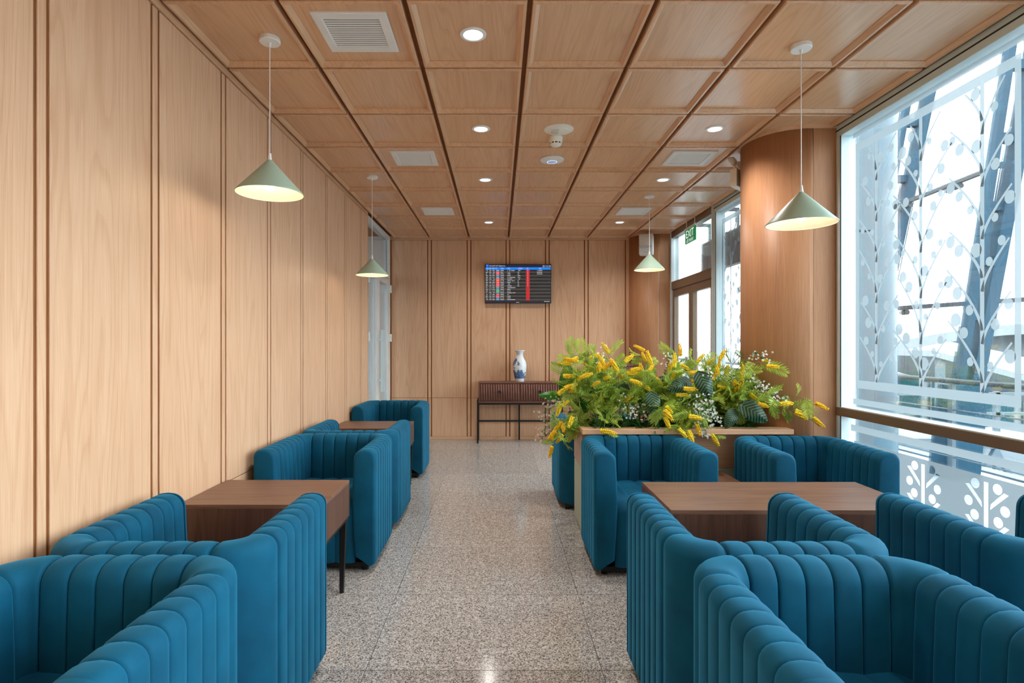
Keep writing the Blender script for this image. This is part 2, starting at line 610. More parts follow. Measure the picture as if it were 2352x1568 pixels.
def auto_smooth(o, deg=35):
    for p in o.data.polygons:
        p.use_smooth = True
    try:
        o.data.set_sharp_from_angle(angle=math.radians(deg))
    except Exception:
        pass
    return o


def copy_tree(o, parent=None):
    c = o.copy()
    C.objects.link(c)
    c.parent = parent
    for ch in list(o.children):
        copy_tree(ch, c)
    return c


def text_mesh(body, size, name):
    cu = bpy.data.curves.new(name, 'FONT')
    cu.body = body
    cu.size = size
    cu.extrude = 0.0
    cu.align_x = 'LEFT'
    tmp = bpy.data.objects.new(name, cu)
    C.objects.link(tmp)
    dg = bpy.context.evaluated_depsgraph_get()
    me = bpy.data.meshes.new_from_object(tmp.evaluated_get(dg))
    bpy.data.objects.remove(tmp, do_unlink=True)
    return me


# ------------------------------------------------------------------ the room
XL, XR = -1.565, 2.476          # face of the left panelling, inner face of the glazing line
YB, YF = 8.413, -2.60           # face of the back panelling, rear of the room
H = 3.01
ROW0, ROWP = 3.24, 0.645
COLS = [-1.555, -1.02, -0.434, 0.146, 0.729, 1.308, 1.915, 2.44]

# floor: granite slabs with fine joints
floor = struct(wbox('floor', 'dark_gasket', -3.4, 2.56, YF, 8.6, -0.12, -0.012))
tiles_x = [-1.597, -0.575, 0.447, 1.469, 2.491]
tile_meshes = {}
k0 = -9
y = 4.69 + 0.743 * k0
while y < 8.5:
    y1 = min(y + 0.743, 8.5)
    for i in range(4):
        w, d = tiles_x[i + 1] - tiles_x[i], y1 - y
        key = (round(w, 3), round(d, 3))
        if key not in tile_meshes:
            tile_meshes[key] = MB().box(-w / 2 + .0012, w / 2 - .0012, -d / 2 + .0015, d / 2 - .0015, -0.012, 0.0).mesh('floor_tile')
        link('floor_tile', tile_meshes[key], 'granite', floor, ((tiles_x[i] + tiles_x[i + 1]) / 2, (y + y1) / 2, 0))
    y += 0.743
box('corridor_slab', 'granite', -3.4, -1.60, 5.2, 8.5, -0.012, 0.0, floor)

# ceiling: oak coffers, each a panel with its own moulding
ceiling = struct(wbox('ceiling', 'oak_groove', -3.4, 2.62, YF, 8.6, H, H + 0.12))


def moulding_mesh(w, d):
    prof = [(0, 0.0), (0, -0.020), (0.004, -0.026), (0.016, -0.026), (0.036, -0.006), (0.036, 0.0)]
    vs, fs = [], []
    for o, z in prof:
        hx, hy = w / 2 - o, d / 2 - o
        vs += [(-hx, -hy, z), (hx, -hy, z), (hx, hy, z), (-hx, hy, z)]
    n = len(prof)
    for k in range(n - 1):
        for c in range(4):
            a, b = k * 4 + c, k * 4 + (c + 1) % 4
            fs.append((a, b, b + 4, a + 4))
    mb = MB()
    mb.add(vs, fs)
    return mb.mesh('panel_moulding')


pmesh, mmesh = {}, {}
for k in range(-9, 8):
    ya, yb = ROW0 + ROWP * k, ROW0 + ROWP * (k + 1)
    for i in range(7):
        xa, xb = COLS[i], COLS[i + 1]
        w, d = xb - xa - 0.026, yb - ya - 0.026
        key = (round(w, 3), round(d, 3))
        if key not in pmesh:
            pmesh[key] = MB().box(-w / 2, w / 2, -d / 2, d / 2, -0.010, 0.0).mesh('ceiling_panel')
            mmesh[key] = moulding_mesh(w, d)
        p = link('ceiling_panel', pmesh[key], 'oak_y', ceiling, ((xa + xb) / 2, (ya + yb) / 2, H))
        link('panel_moulding', mmesh[key], 'oak_y', p, (0, 0, -0.008))

# left wall: oak boards either side of paired grooves, a seam at 0.615 m
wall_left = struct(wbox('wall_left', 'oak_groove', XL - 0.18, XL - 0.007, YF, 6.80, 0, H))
SEAM = 0.615


def boards(parent, along, span, pairs, face, back, z_lo, z_hi, nm='wall_panel'):
    """boards between groove pairs; along: 'y' for the left wall, 'x' for the back wall"""
    edges = []
    a = span[0]
    for c in pairs:
        edges.append((a, c - 0.035, nm))
        edges.append((c - 0.019, c + 0.019, 'batten'))
        a = c + 0.035
    edges.append((a, span[1], nm))
    for e0, e1, n in edges:
        if e1 - e0 < 0.01:
            continue
        for za, zb in ((z_lo, SEAM - 0.002), (SEAM + 0.002, z_hi)):
            if along == 'y':
                box(n, 'oak_z', min(face, back), max(face, back), e0, e1, za, zb, parent, 0.0025)
            else:
                box(n, 'oak_z', e0, e1, min(face, back), max(face, back), za, zb, parent, 0.0025)


boards(wall_left, 'y', (YF, 6.79), [ROW0 + ROWP * k for k in range(-9, 6)], XL, XL - 0.0075, 0.045, 2.946)
box('top_rail', 'oak_y', XL - 0.0075, XL + 0.010, YF, 6.79, 2.948, H, wall_left, 0.002)
box('bottom_rail', 'oak_y', XL - 0.0075, XL + 0.004, YF, 6.79, 0.0, 0.043, wall_left, 0.002)
box('end_trim', 'oak_z', XL - 0.05, XL + 0.004, 6.79, 6.805, 0.0, H, wall_left)

# back wall
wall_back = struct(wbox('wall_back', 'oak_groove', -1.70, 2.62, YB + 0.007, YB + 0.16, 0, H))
boards(wall_back, 'x', (-1.585, 1.87), [-1.02, -0.436, 0.139, 0.722, 1.298], YB, YB + 0.0075, 0.045, 2.946)
box('corner_post', 'oak_z', -1.66, -1.60, YB - 0.006, YB + 0.0075, 0, 2.946, wall_back, 0.002)
box('corner_post', 'oak_z', 1.886, 1.935, YB - 0.004, YB + 0.0075, 0, 2.946, wall_back, 0.002)
box('top_rail', 'oak_x', -1.66, 1.935, YB - 0.010, YB + 0.0075, 2.948, H, wall_back, 0.002)
box('bottom_rail', 'oak_x', -1.66, 1.935, YB - 0.004, YB + 0.0075, 0, 0.043, wall_back, 0.002)

# rear wall behind the camera
wall_rear = struct(box('wall_rear', 'oak_z', -1.75, 2.62, YF - .15, YF, 0, H))

# pillars: round oak casings against the glazing


def pillar(cx, cy, r, label):
    root = struct(empty('wall_pillar', (cx, cy, 0)), label, 'pillar')
    n = 40
    prof = []
    for i in range(n + 1):                       # half round from the near face round the room side to the far face
        t = -PI / 2 - PI * i / n
        prof.append((r * math.cos(t), r * math.sin(t)))
    flat = 0.23
    mb = MB()
    # the curved face split where the veneer joints fall
    pts = prof
    def strip(ps):
        vs, fs = [], []
        for x, y_ in ps:
            vs += [(x, y_, 0), (x, y_, 3.0)]
        fs = [(2 * i, 2 * i + 1, 2 * i + 3, 2 * i + 2) for i in range(len(ps) - 1)]
        m_ = MB(); m_.add(vs, fs)
        return m_
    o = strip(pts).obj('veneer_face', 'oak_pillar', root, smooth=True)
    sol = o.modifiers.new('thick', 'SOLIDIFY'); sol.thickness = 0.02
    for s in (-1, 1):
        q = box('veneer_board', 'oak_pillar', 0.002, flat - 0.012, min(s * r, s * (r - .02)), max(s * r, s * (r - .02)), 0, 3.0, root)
        q.location.z = 1.5
    ring = [(x * 1.035, y_ * 1.035) for x, y_ in pts] + [(flat - .02, r * 1.035)]
    ring = [(flat - .02, -r * 1.035)] + ring
    m2 = MB()
    vs, fs = [], []
    for x, y_ in ring:
        vs += [(x, y_, 2.972), (x, y_, 3.004), (x * 0.9, y_ * 0.9, 3.004), (x * 0.9, y_ * 0.9, 2.972)]
    for i in range(len(ring) - 1):
        for c in range(4):
            a, b = 4 * i + c, 4 * i + (c + 1) % 4
            fs.append((a, b, b + 4, a + 4))
    m2.add(vs, fs)
    m2.obj('collar_trim', 'oak_x', root)
    return root


PIL1 = (2.28, 4.47)
PIL2 = (2.28, 8.40)
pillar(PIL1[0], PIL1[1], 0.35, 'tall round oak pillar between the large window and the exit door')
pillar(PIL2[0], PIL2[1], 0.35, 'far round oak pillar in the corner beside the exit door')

# ------------------------------------------------------------------ glazing on the right
GX = 2.50


def ribbon(mb, pts, w, x, taper=False):
    """flat film strip in the glass plane; pts are (y, z)"""
    vs = []
    n = len(pts)
    for i, (a, b) in enumerate(pts):
        p0 = Vector(pts[max(i - 1, 0)]); p1 = Vector(pts[min(i + 1, n - 1)])
        d = (p1 - p0).normalized()
        ww = w * (1 - 0.45 * i / (n - 1)) if taper else w
        nx, nz = -d.y * ww / 2, d.x * ww / 2
        vs += [(x, a + nx, b + nz), (x, a - nx, b - nz)]
    fs = [(2 * i, 2 * i + 1, 2 * i + 3, 2 * i + 2) for i in range(n - 1)]
    mb.add(vs, fs)


def disc(mb, a, b, r, x, n=18):
    vs = [(x, a + r * math.cos(2 * PI * i / n), b + r * 1.12 * math.sin(2 * PI * i / n)) for i in range(n)]
    mb.add(vs, [tuple(range(n))])


def film_trees(parent, y0, y1, z0, z1, seed=1):
    """frosted border and three tree patterns between y0 and y1 (film on the room side of the pane)"""
    r = random.Random(seed)
    x = GX - 0.0095 - parent.location.x
    oy = parent.location.y
    W = y1 - y0
    b = 0.035

    def strip(name, ya, yb, za, zb, dx=0.0):
        mb = MB()
        mb.add([(x + dx, ya - oy, za), (x + dx, yb - oy, za), (x + dx, yb - oy, zb), (x + dx, ya - oy, zb)], [(0, 1, 2, 3)])
        mb.obj(name, 'film', parent, fix=False)
    strip('film_border', y0, y1, z1 - 0.055, z1)
    strip('film_border', y0, y1, z0, z0 + 0.055)
    strip('film_border', y0, y0 + b, z0 + .055, z1 - .055)
    strip('film_border', y1 - b, y1, z0 + .055, z1 - .055)
    strip('film_band', y0 - 0.02, y1 + 0.03, z0 - 0.115, z0 - 0.075)
    strip('film_band', y0 - 0.02, y1 + 0.03, z1 + 0.05, z1 + 0.085)
    zs, ze = z0 + 0.055, z1 - 0.055
    trunks = [y0 + W * f for f in (0.175, 0.515, 0.83)]
    hw = W * 0.165
    for t in trunks:
        mb = MB()
        dx = [0.0]

        def nx():
            dx[0] -= 0.00004
            return x + dx[0]
        ribbon(mb, [(t - oy, zs), (t - oy, ze)], 0.026, nx())
        z = zs - 0.02
        k = 0
        while z < ze - 0.18:
            for s in (-1, 1):
                zz = z + (0.07 if s > 0 else 0.0)
                rise = 0.30 + r.uniform(-0.03, 0.05)
                out = hw * r.uniform(0.92, 1.15)
                pts = []
                for i in range(11):
                    q = i / 10
                    yy = t + s * out * q ** 1.45
                    z_ = zz + rise * q
                    if z_ > ze or yy < y0 + b or yy > y1 - b:
                        break
                    pts.append((yy - oy, max(z_, zs)))
                if len(pts) < 4:
                    continue
                ribbon(mb, pts, 0.019, nx(), True)
                # a side twig that droops back towards the trunk
                for q in (0.45, 0.72, 0.98):
                    j = min(len(pts) - 1, int(q * 10))
                    if q * 10 > len(pts) - 0.5:
                        continue
                    side = r.choice((-1, 1))
                    rr = r.uniform(0.017, 0.034)
                    a_ = pts[j][0] + s * side * 0.5 * (rr + 0.008)
                    b_ = pts[j][1] - side * 0.85 * (rr + 0.008)
                    if zs + rr < b_ < ze - rr and y0 + b < a_ + oy < y1 - b:
                        disc(mb, a_, b_, rr, nx())
            z += 0.27
            k += 1
        mb.obj('film_tree', 'film', parent, fix=False)


def low_film(parent, y0, y1, z0, z1, seed=3):
    """frosted panel with clear plant shapes cut out of it, made as a filled 2D curve"""
    r = random.Random(seed)
    cu = bpy.data.curves.new('low_film', 'CURVE')
    cu.dimensions = '2D'
    cu.fill_mode = 'BOTH'

    def poly(ps):
        s = cu.splines.new('POLY')
        s.points.add(len(ps) - 1)
        for i, (a, b) in enumerate(ps):
            s.points[i].co = (a, b, 0, 1)
        s.use_cyclic_u = True
    poly([(y0, z0), (y1, z0), (y1, z1), (y0, z1)])
    n = max(2, int((y1 - y0) / 0.40))
    for i in range(n):
        c = y0 + (y1 - y0) * (i + 0.5) / n
        poly([(c - .013, z0 + .05), (c + .013, z0 + .05), (c + .013, z1 - .03), (c - .013, z1 - .03)])
        for s in (-1, 1):
            for zb, ln in ((z0 + 0.05, 0.11), (z0 + 0.22, 0.11), (z0 + 0.39, 0.105)):
                if zb + ln > z1 - .02:
                    continue
                a0 = c + s * 0.024
                a1 = c + s * (0.024 + ln * 0.75)
                ps = [(a0, zb), (a0 + s * 0.004, zb + 0.03), (a1, zb + ln), (a1 + s * 0.026, zb + ln - 0.006)]
                poly(ps if s > 0 else ps[::-1])
                rr = 0.027
                ca, cb = a1 - s * 0.036, zb + ln + 0.010
                poly([(ca + rr * math.cos(2 * PI * q / 14), cb + rr * math.sin(2 * PI * q / 14)) for q in range(14)])
                ca, cb = a0 + s * 0.085, zb + 0.015
                poly([(ca + rr * math.cos(2 * PI * q / 14), cb + rr * math.sin(2 * PI * q / 14)) for q in range(14)])
    tmp = bpy.data.objects.new('low_film', cu)
    C.objects.link(tmp)
    dg = bpy.context.evaluated_depsgraph_get()
    me = bpy.data.meshes.new_from_object(tmp.evaluated_get(dg))
    bpy.data.objects.remove(tmp, do_unlink=True)
    x = GX - 0.0095 - parent.location.x
    oy = parent.location.y
    for v in me.vertices:
        a, b = v.co.x, v.co.y
        v.co = (x, a - oy, b)
    me.materials.clear()
    link('film_panel', me, 'film_low', parent)


def bay(name, y0, y1, rail=True, films=True, seed=1, fy=None):
    w = struct(empty(name, (GX, (y0 + y1) / 2, 0)))
    h = (y1 - y0) / 2
    box('glass_pane', 'glass', -0.006, 0.006, -h, h, 0.05, 2.95, w)
    box('sill_frame', 'alu', -0.05, 0.05, -h, h, 0.0, 0.06, w)
    box('head_frame', 'alu', -0.055, 0.06, -h, h, 2.90, 3.005, w, 0.004)
    box('head_groove', 'dark_gasket', -0.058, -0.05, -h, h, 2.942, 2.95, w)
    for s in (-1, 1):
        box('jamb', 'alu', -0.055, 0.055, min(s * h, s * (h - .05)), max(s * h, s * (h - .05)), 0.06, 2.90, w, 0.003)
        box('gasket', 'dark_gasket', -0.057, -0.051, min(s * (h - .05), s * (h - .056)), max(s * (h - .05), s * (h - .056)), 0.06, 2.90, w)
    if rail:
        box('rail', 'bronze', -0.06, 0.04, -h, h, 0.897, 0.957, w, 0.004)
        box('rail_cap', 'alu', -0.055, 0.03, -h + .05, h - .05, 0.957, 0.963, w)
    if films:
        fa, fb = fy or (y0 + 0.12, y1 - 0.12)
        film_trees(w, fa, fb, 1.105, 2.80, seed)
        x = -0.0095
        for za, zb in ((0.80, 0.845),):
            mb = MB()
            mb.add([(x, -h + .1, za), (x, h - .1, za), (x, h - .1, zb), (x, -h + .1, zb)], [(0, 1, 2, 3)])
            mb.obj('film_band', 'film', w, fix=False)
        low_film(w, fa - 0.02, fb + 0.02, 0.18, 0.735, seed + 5)
    return w


bay('window_1', 2.46, 4.12, seed=2, fy=(2.71, 3.965))
bay('window_4', 1.12, 2.46, seed=9)
bay('window_5', -0.4, 1.12, films=False)
bay('window_6', YF, -0.4, films=False)
bay('window_2', 4.80, 6.46, seed=4)
box('trim_1', 'bronze', 2.44, 2.452, YF, 4.12, 2.985, 3.004)
struct(bpy.data.objects['trim_1'])
box('trim_2', 'bronze', 2.44, 2.452, 4.80, 8.06, 2.985, 3.004)
struct(bpy.data.objects['trim_2'])

# exit double door in the glazing
door = struct(empty('door_1', (GX - 0.02, 7.255, 0)))
DH = 0.80
for s in (-1, 1):
    box('jamb', 'alu', -0.05, 0.06, min(s * DH, s * (DH - .045)), max(s * DH, s * (DH - .045)), 0, 3.0, door, 0.003)
box('head_frame', 'bronze', -0.045, 0.05, -DH + .045, DH - .045, 2.90, 3.0, door, 0.003)
box('transom_bar', 'bronze', -0.045, 0.05, -DH + .045, DH - .045, 2.17, 2.285, door, 0.003)
box('glass_pane', 'glass', -0.005, 0.005, -DH + .07, DH - .07, 2.285, 2.90, door)
for s in (-1, 1):
    lf = empty('door_leaf', (0, s * (DH - .045) / 2, 0)); lf.parent = door
    hw = (DH - .045) / 2 - 0.003
    box('stile', 'bronze', -0.03, 0.03, -hw, -hw + 0.075, 0.01, 2.165, lf, 0.003)
    box('stile', 'bronze', -0.03, 0.03, hw - 0.075, hw, 0.01, 2.165, lf, 0.003)
    box('top_rail', 'bronze', -0.03, 0.03, -hw + .075, hw - .075, 2.07, 2.165, lf, 0.003)
    box('bottom_rail', 'bronze', -0.03, 0.03, -hw + .075, hw - .075, 0.01, 0.12, lf, 0.003)
    box('glass_pane', 'glass', -0.005, 0.005, -hw + .075, hw - .075, 0.12, 2.07, lf)
    hd = MB().tube((-0.075, -s * (hw - .04), 0.8), (-0.075, -s * (hw - .04), 1.25), 0.012)
    hd.tube((-0.075, -s * (hw - .04), 0.85), (-0.02, -s * (hw - .04), 0.85), 0.008).tube((-0.075, -s * (hw - .04), 1.2), (-0.02, -s * (hw - .04), 1.2), 0.008)
    hd.obj('pull_handle', 'alu', lf, smooth=False)

# white double door in the left wall
door = struct(empty('door_2', (-1.63, 7.575, 0)))
DH = 0.77
for s in (-1, 1):
    box('jamb', 'white_metal', -0.05, 0.04, min(s * DH, s * (DH - .06)), max(s * DH, s * (DH - .06)), 0, 2.985, door, 0.003)
box('head_frame', 'white_metal', -0.05, 0.04, -DH + .06, DH - .06, 2.925, 2.985, door, 0.003)
box('transom_bar', 'white_metal', -0.05, 0.04, -DH + .06, DH - .06, 2.36, 2.43, door, 0.003)
box('glass_pane', 'glass', -0.005, 0.005, -DH + .06, DH - .06, 2.43, 2.925, door)
for s in (-1, 1):
    lf = empty('door_leaf', (0, s * (DH - .06) / 2, 0)); lf.parent = door
    hw = (DH - .06) / 2 - 0.003
    box('stile', 'white_metal', -0.03, 0.03, -hw, -hw + 0.085, 0.01, 2.355, lf, 0.003)
    box('stile', 'white_metal', -0.03, 0.03, hw - 0.085, hw, 0.01, 2.355, lf, 0.003)
    box('top_rail', 'white_metal', -0.03, 0.03, -hw + .085, hw - .085, 2.27, 2.355, lf, 0.003)
    box('bottom_rail', 'white_metal', -0.03, 0.03, -hw + .085, hw - .085, 0.01, 0.12, lf, 0.003)
    box('glass_pane', 'glass', -0.005, 0.005, -hw + .085, hw - .085, 0.12, 2.27, lf)
    yy = -s * (hw - .042)
    hd = MB().box(0.075, 0.10, yy - .016, yy + .016, 0.78, 1.60)
    hd.box(0.02, 0.08, yy - .009, yy + .009, 0.92, 0.94).box(0.02, 0.08, yy - .009, yy + .009, 1.46, 1.48)
    hd.obj('pull_handle', 'alu', lf)
    for z in (0.35, 1.50, 2.21):
        box('hinge', 'white_metal', 0.025, 0.075, s * (hw + .002) - .02, s * (hw + .002) + .02, z - .055, z + .055, lf, 0.004)

# corridor seen through the white door
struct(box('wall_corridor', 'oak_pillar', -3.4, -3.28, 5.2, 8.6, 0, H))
struct(box('wall_corridor_end', 'white', -3.28, -1.70, 8.46, 8.6, 0, H))

# ------------------------------------------------------------------ outside
deck = struct(empty('floor_deck', (0, 0, 0)))
yy = -4.0
slab = {}
while yy < 24:
    for i in range(3):
        a = 2.57 + i * 0.96
        w, d = 0.96, 1.4
        if 'm' not in slab:
            slab['m'] = MB().box(.004, w - .004, .004, d - .004, -0.10, -0.03).mesh('deck_slab')
        link('deck_slab', slab['m'], 'concrete', deck, (a, yy, 0))
    yy += 1.4
box('deck_edge', 'ext_grey', 5.45, 5.62, -4, 24, -0.30, -0.01, deck)
box('deck_bed', 'steel_dark', 2.57, 5.45, -4, 24, -0.25, -0.11, deck)
struct(box('ground', 'tarmac', -250, 400, -200, 500, -5.2, -5.0))

casing = struct(empty('wall_exterior_casing', (2.75, 4.6, 0)))
box('cladding_panel', 'ext_panel', -0.18, 0.10, -0.28, 0.28, -0.03, 2.26, casing, 0.004)
box('cladding_panel', 'ext_panel', -0.18, 0.10, -0.28, 0.28, 2.275, 3.6, casing, 0.004)
colm = tag(empty('exterior_column', (3.28, 5.12, -0.03)), 'pale blue round column standing outside just behind the window edge', 'column')
MB().tube((0, 0, 0), (0, 0, 0.97), 0.262, n=40).obj('lower_drum', 'ext_panel', colm)
MB().tube((0, 0, 0.98), (0, 0, 4.6), 0.256, n=40).obj('upper_drum', 'ext_panel', colm)
MB().tube((0, 0, 0.93), (0, 0, 0.985), 0.268, n=40).obj('collar', 'ext_grey', colm)
for ch in colm.children:
    auto_smooth(ch)


def ladder_mast(foot, top, gap0, gap1, label, zr):
    """leaning pair of box-section members joined by short rungs"""
    root = tag(empty('steel_mast', foot), label, 'mast')
    f = Vector((0, 0, 0)); t = Vector(top) - Vector(foot)
    MB().bar(f, t, 0.13, 0.16, (0, 1, 0)).obj('main_leg', 'steel_blue', root)
    g0, g1 = Vector((-gap0, 0.0, 0.5)), t + Vector((-gap1, 0.0, 0.0))
    MB().bar(g0, g1, 0.075, 0.12, (0, 1, 0)).obj('side_leg', 'steel_blue', root)
    for z in zr:
        q = z / t.z
        a = f.lerp(t, q); b = g0.lerp(g1, (z - .5) / (t.z - .5))
        MB().bar(a, (b.x, b.y, z), 0.10, 0.09, (0, 1, 0)).obj('rung', 'steel_blue', root)
    MB().add([(-0.22, -.13, 0), (0.17, -.13, 0), (0.17, .13, 0), (-0.22, .13, 0),
              (-0.13, -.09, 1.0), (0.30, -.09, 1.0), (0.30, .09, 1.0), (-0.13, .09, 1.0)],
             [(3, 2, 1, 0), (4, 5, 6, 7), (0, 1, 5, 4), (1, 2, 6, 5), (2, 3, 7, 6), (3, 0, 4, 7)]).obj('foot_housing', 'steel_blue', root, bevel=.01)
    return root


ladder_mast((5.02, 6.25, -0.03), (6.35, 6.25, 7.2), 0.05, 0.36, 'near leaning blue-grey steel mast with its broad foot on the deck',
            (1.75, 2.35, 2.95, 3.7, 4.5, 5.3, 6.1))
ladder_mast((5.08, 8.15, -0.03), (6.78, 8.15, 8.0), 0.05, 0.36, 'farther leaning blue-grey steel mast beyond the pale round column',
            (1.75, 2.4, 3.1, 3.8, 4.6, 5.4, 6.2, 7.0))

rail = tag(empty('deck_railing', (4.78, 0, -0.03)), 'grey metal guard railing along the edge of the outdoor deck', 'railing')
MB().tube((0, -4, 1.05), (0, 24, 1.05), 0.028, n=10).obj('handrail', 'steel_dark', rail)
for z in (0.25, 0.5, 0.75):
    MB().tube((0, -4, z), (0, 24, z), 0.008, n=6).obj('wire', 'ext_grey', rail)
pm = MB().box(-.02, .02, -.03, .03, 0, 1.05).mesh('post')
for i in range(18):
    link('post', pm, 'ext_grey', rail, (0, -3.6 + 1.6 * i, 0))


def strut_beam(a, b, r, label, mat='steel_dark', fit=True):
    root = tag(empty('tie_beam', a), label, 'beam')
    d = Vector(b) - Vector(a)
    MB().bar((0, 0, 0), d, r * 2, r * 2).obj('bar', mat, root)
    if fit:
        for q in (0.12, 0.2, 0.55, 0.62):
            c = d * q
            MB().tube(c + Vector((0, -.05, -.06)), c + Vector((0, .05, -.06)), 0.035, n=10).obj('clamp', mat, root)
    return root


strut_beam(pt(2000, 712, 7.6), pt(2420, 683, 6.9), 0.028, 'level grey tie beam strung between the leaning masts')
strut_beam(pt(2040, 480, 8.3), pt(2330, 366, 6.3), 0.026, 'sloping upper tie beam rising to the near mast')
for i, (a, b, lab) in enumerate(((pt(2125, 330, 7.6), pt(1983, 1037, 7.6), 'thin steel cable falling beside the farther mast'),
                                 (pt(2345, 430, 6.9), pt(2010, 2003, 6.9), 'thin steel cable falling right of the near mast'))):
    tag(MB().tube(a, b, 0.006, n=6).obj('steel_cable', 'steel_dark'), lab, 'cable')

# lower terminal roofs and gangways beyond the deck
hall = tag(empty('terminal_hall', (24, 27, -5)), 'low terminal hall with white curved roof and teal glazing', 'building')
MB().box(-6, 8, 0, 9, 0, 4.6).obj('wall', 'ext_white', hall)
vs, fs = [], []
for i in range(13):
    t = i / 12
    x = -7 + 17 * t
    z = 5.0 + 1.9 * math.sin(PI * (0.15 + 0.75 * t))
    vs += [(x, -1.5, z), (x, 10, z), (x, -1.5, z + 0.45), (x, 10, z + .45)]
for i in range(12):
    a = 4 * i
    fs += [(a, a + 1, a + 5, a + 4), (a + 2, a + 6, a + 7, a + 3), (a, a + 4, a + 6, a + 2), (a + 1, a + 3, a + 7, a + 5)]
r_ = MB(); r_.add(vs, fs); r_.obj('roof', 'ext_white', hall)
for i in range(6):
    wn = box('window', 'ext_grey', -5.8 + i * 2.2, -4.0 + i * 2.2, -0.12, -0.02, 1.6, 4.9, hall)
    box('pane', 'teal_glass', -0.8, 0.8, -0.09, -0.05, -1.5, 1.5, wn)
shed = tag(empty('white_canopy', (17.5, 19, -5)), 'white tent-like canopy sloping down behind the near mast', 'canopy')
MB().add([(-3, 0, 6.2), (4.5, 0, 4.2), (4.5, 6, 4.2), (-3, 6, 6.2), (-3, 0, 6.0), (4.5, 0, 4.0), (4.5, 6, 4.0), (-3, 6, 6.0)],
         [(0, 1, 2, 3), (7, 6, 5, 4), (0, 4, 5, 1), (1, 5, 6, 2), (2, 6, 7, 3), (3, 7, 4, 0)]).obj('membrane', 'ext_white', shed)
for x, z in ((-2.6, 6.0), (1, 5.0), (4.2, 4.1)):
    box('post', 'ext_grey', x - .1, x + .1, .1, .3, 0, z, shed)
gang = tag(empty('lattice_gangway', (9.5, 11.5, -5)), 'pale lattice gangway with crossed braces below the deck edge', 'gangway')
box('walkway', 'ext_grey', -1.5, 9, 0, 1.6, 4.3, 4.5, gang)
for z in (5.4, 5.0):
    box('guard_bar', 'ext_grey', -1.5, 9, 0, 0.05, z - .03, z + .03, gang)
for i in range(11):
    x = -1.5 + i * 1.05
    box('upright', 'ext_grey', x - .045, x + .045, 0, .09, 2.2, 5.45, gang)
    if i < 10:
        MB().bar((x, .04, 2.4), (x + 1.05, .04, 4.3), 0.09, 0.09).obj('brace', 'ext_grey', gang)
        MB().bar((x + 1.05, .10, 2.4), (x, .10, 4.3), 0.09, 0.09).obj('brace', 'ext_grey', gang)
fas = tag(empty('hanging_fascia', (2.82, 6.72, 2.36)), 'brown fascia board hanging outside above the exit door', 'sign board')
box('board', 'brown_panel', -0.04, 0.04, -1.12, 1.12, 0, 0.42, fas)
for yv in (-0.9, 0.0, 0.9):
    box('hanger', 'steel_dark', -0.24, 0.02, yv - .02, yv + .02, 0.62, 0.66, fas)
    box('hanger', 'steel_dark', -0.02, 0.02, yv - .02, yv + .02, 0.42, 0.62, fas)

# ------------------------------------------------------------------ tub chairs
SEAT_W, SEAT_D, CH = 0.755, 0.715, 0.758
T = 0.068


def u_path():
    """stations along the U of arms and back: (x, y, outward normal, puff, part)"""
    ax = SEAT_W / 2 - T
    by = SEAT_D - T
    rc = 0.105
    st = []
    ts = (0.0, 0.035, 0.12, 0.3, 0.5, 0.7, 0.88, 0.965)

    def puff(t, p=4.5):
        return -0.5 if t == 0.0 else 0.25 + 0.75 * (1 - abs(2 * t - 1) ** p)
    # straight right arm from the front (y=0) back to y = by - rc
    L = by - rc
    n = 7
    out = []
    y_first = 0.025
    for c in range(n):
        a = y_first + (L - y_first) * c / n
        b = y_first + (L - y_first) * (c + 1) / n
        for t in ts:
            out.append((ax, a + (b - a) * t, 1, 0, puff(t), 'arm'))
    out.append((ax, L, 1, 0, -0.5, 'arm_end'))
    arm = out
    back = [(ax, L, 1, 0, -0.5)]
    m = 12
    for i in range(1, m):
        t = i / m
        a = PI / 2 * t
        back.append((ax - rc + rc * math.cos(a), L + rc * math.sin(a), math.cos(a), math.sin(a), puff(t, 8.0)))
    x0 = ax - rc
    nb = 5
    for c in range(nb):
        a = x0 - 2 * x0 * c / nb
        b = x0 - 2 * x0 * (c + 1) / nb
        for t in ts:
            back.append((a + (b - a) * t, by, 0, 1, puff(t)))
    back.append((-x0, by, 0, 1, -0.5))
    for i in range(1, m):
        t = i / m
        a = PI / 2 * t
        back.append((-x0 - rc * math.sin(a), L + rc * math.cos(a), -math.sin(a), math.cos(a), puff(t, 8.0)))
    back.append((-ax, L, -1, 0, -0.5))
    return [(s[0], s[1], s[2], s[3], s[4]) for s in arm], back


def section(puff, shrink=0.0):
    """cross-section as (offset along outward normal, z), from outer bottom over the top to inner bottom"""
    h = 0.0085
    e = h * puff - h - shrink
    top = CH
    z0 = 0.045
    ro, ri = 0.044, 0.060
    t = T + e
    pts = [(t - 0.02, z0), (t - 0.006, z0 + 0.006), (t, z0 + 0.022), (t, 0.25), (t, 0.48), (t, top - ro - 0.02)]
    tz = top + e
    for i in range(0, 6):
        a = PI / 2 * i / 5
        pts.append((t - ro + ro * math.cos(a), tz - ro + ro * math.sin(a)))
    pts.append((0.008, tz + 0.0012))
    for i in range(0, 7):
        a = PI / 2 + PI / 2 * i / 6
        pts.append((-t + ri + ri * math.cos(a), tz - ri + ri * math.sin(a)))
    pts += [(-t - 0.002, top - ri - 0.05), (-t - 0.006, 0.55), (-t - 0.008, 0.42), (-t, 0.25), (-t + .01, 0.10)]
    return pts


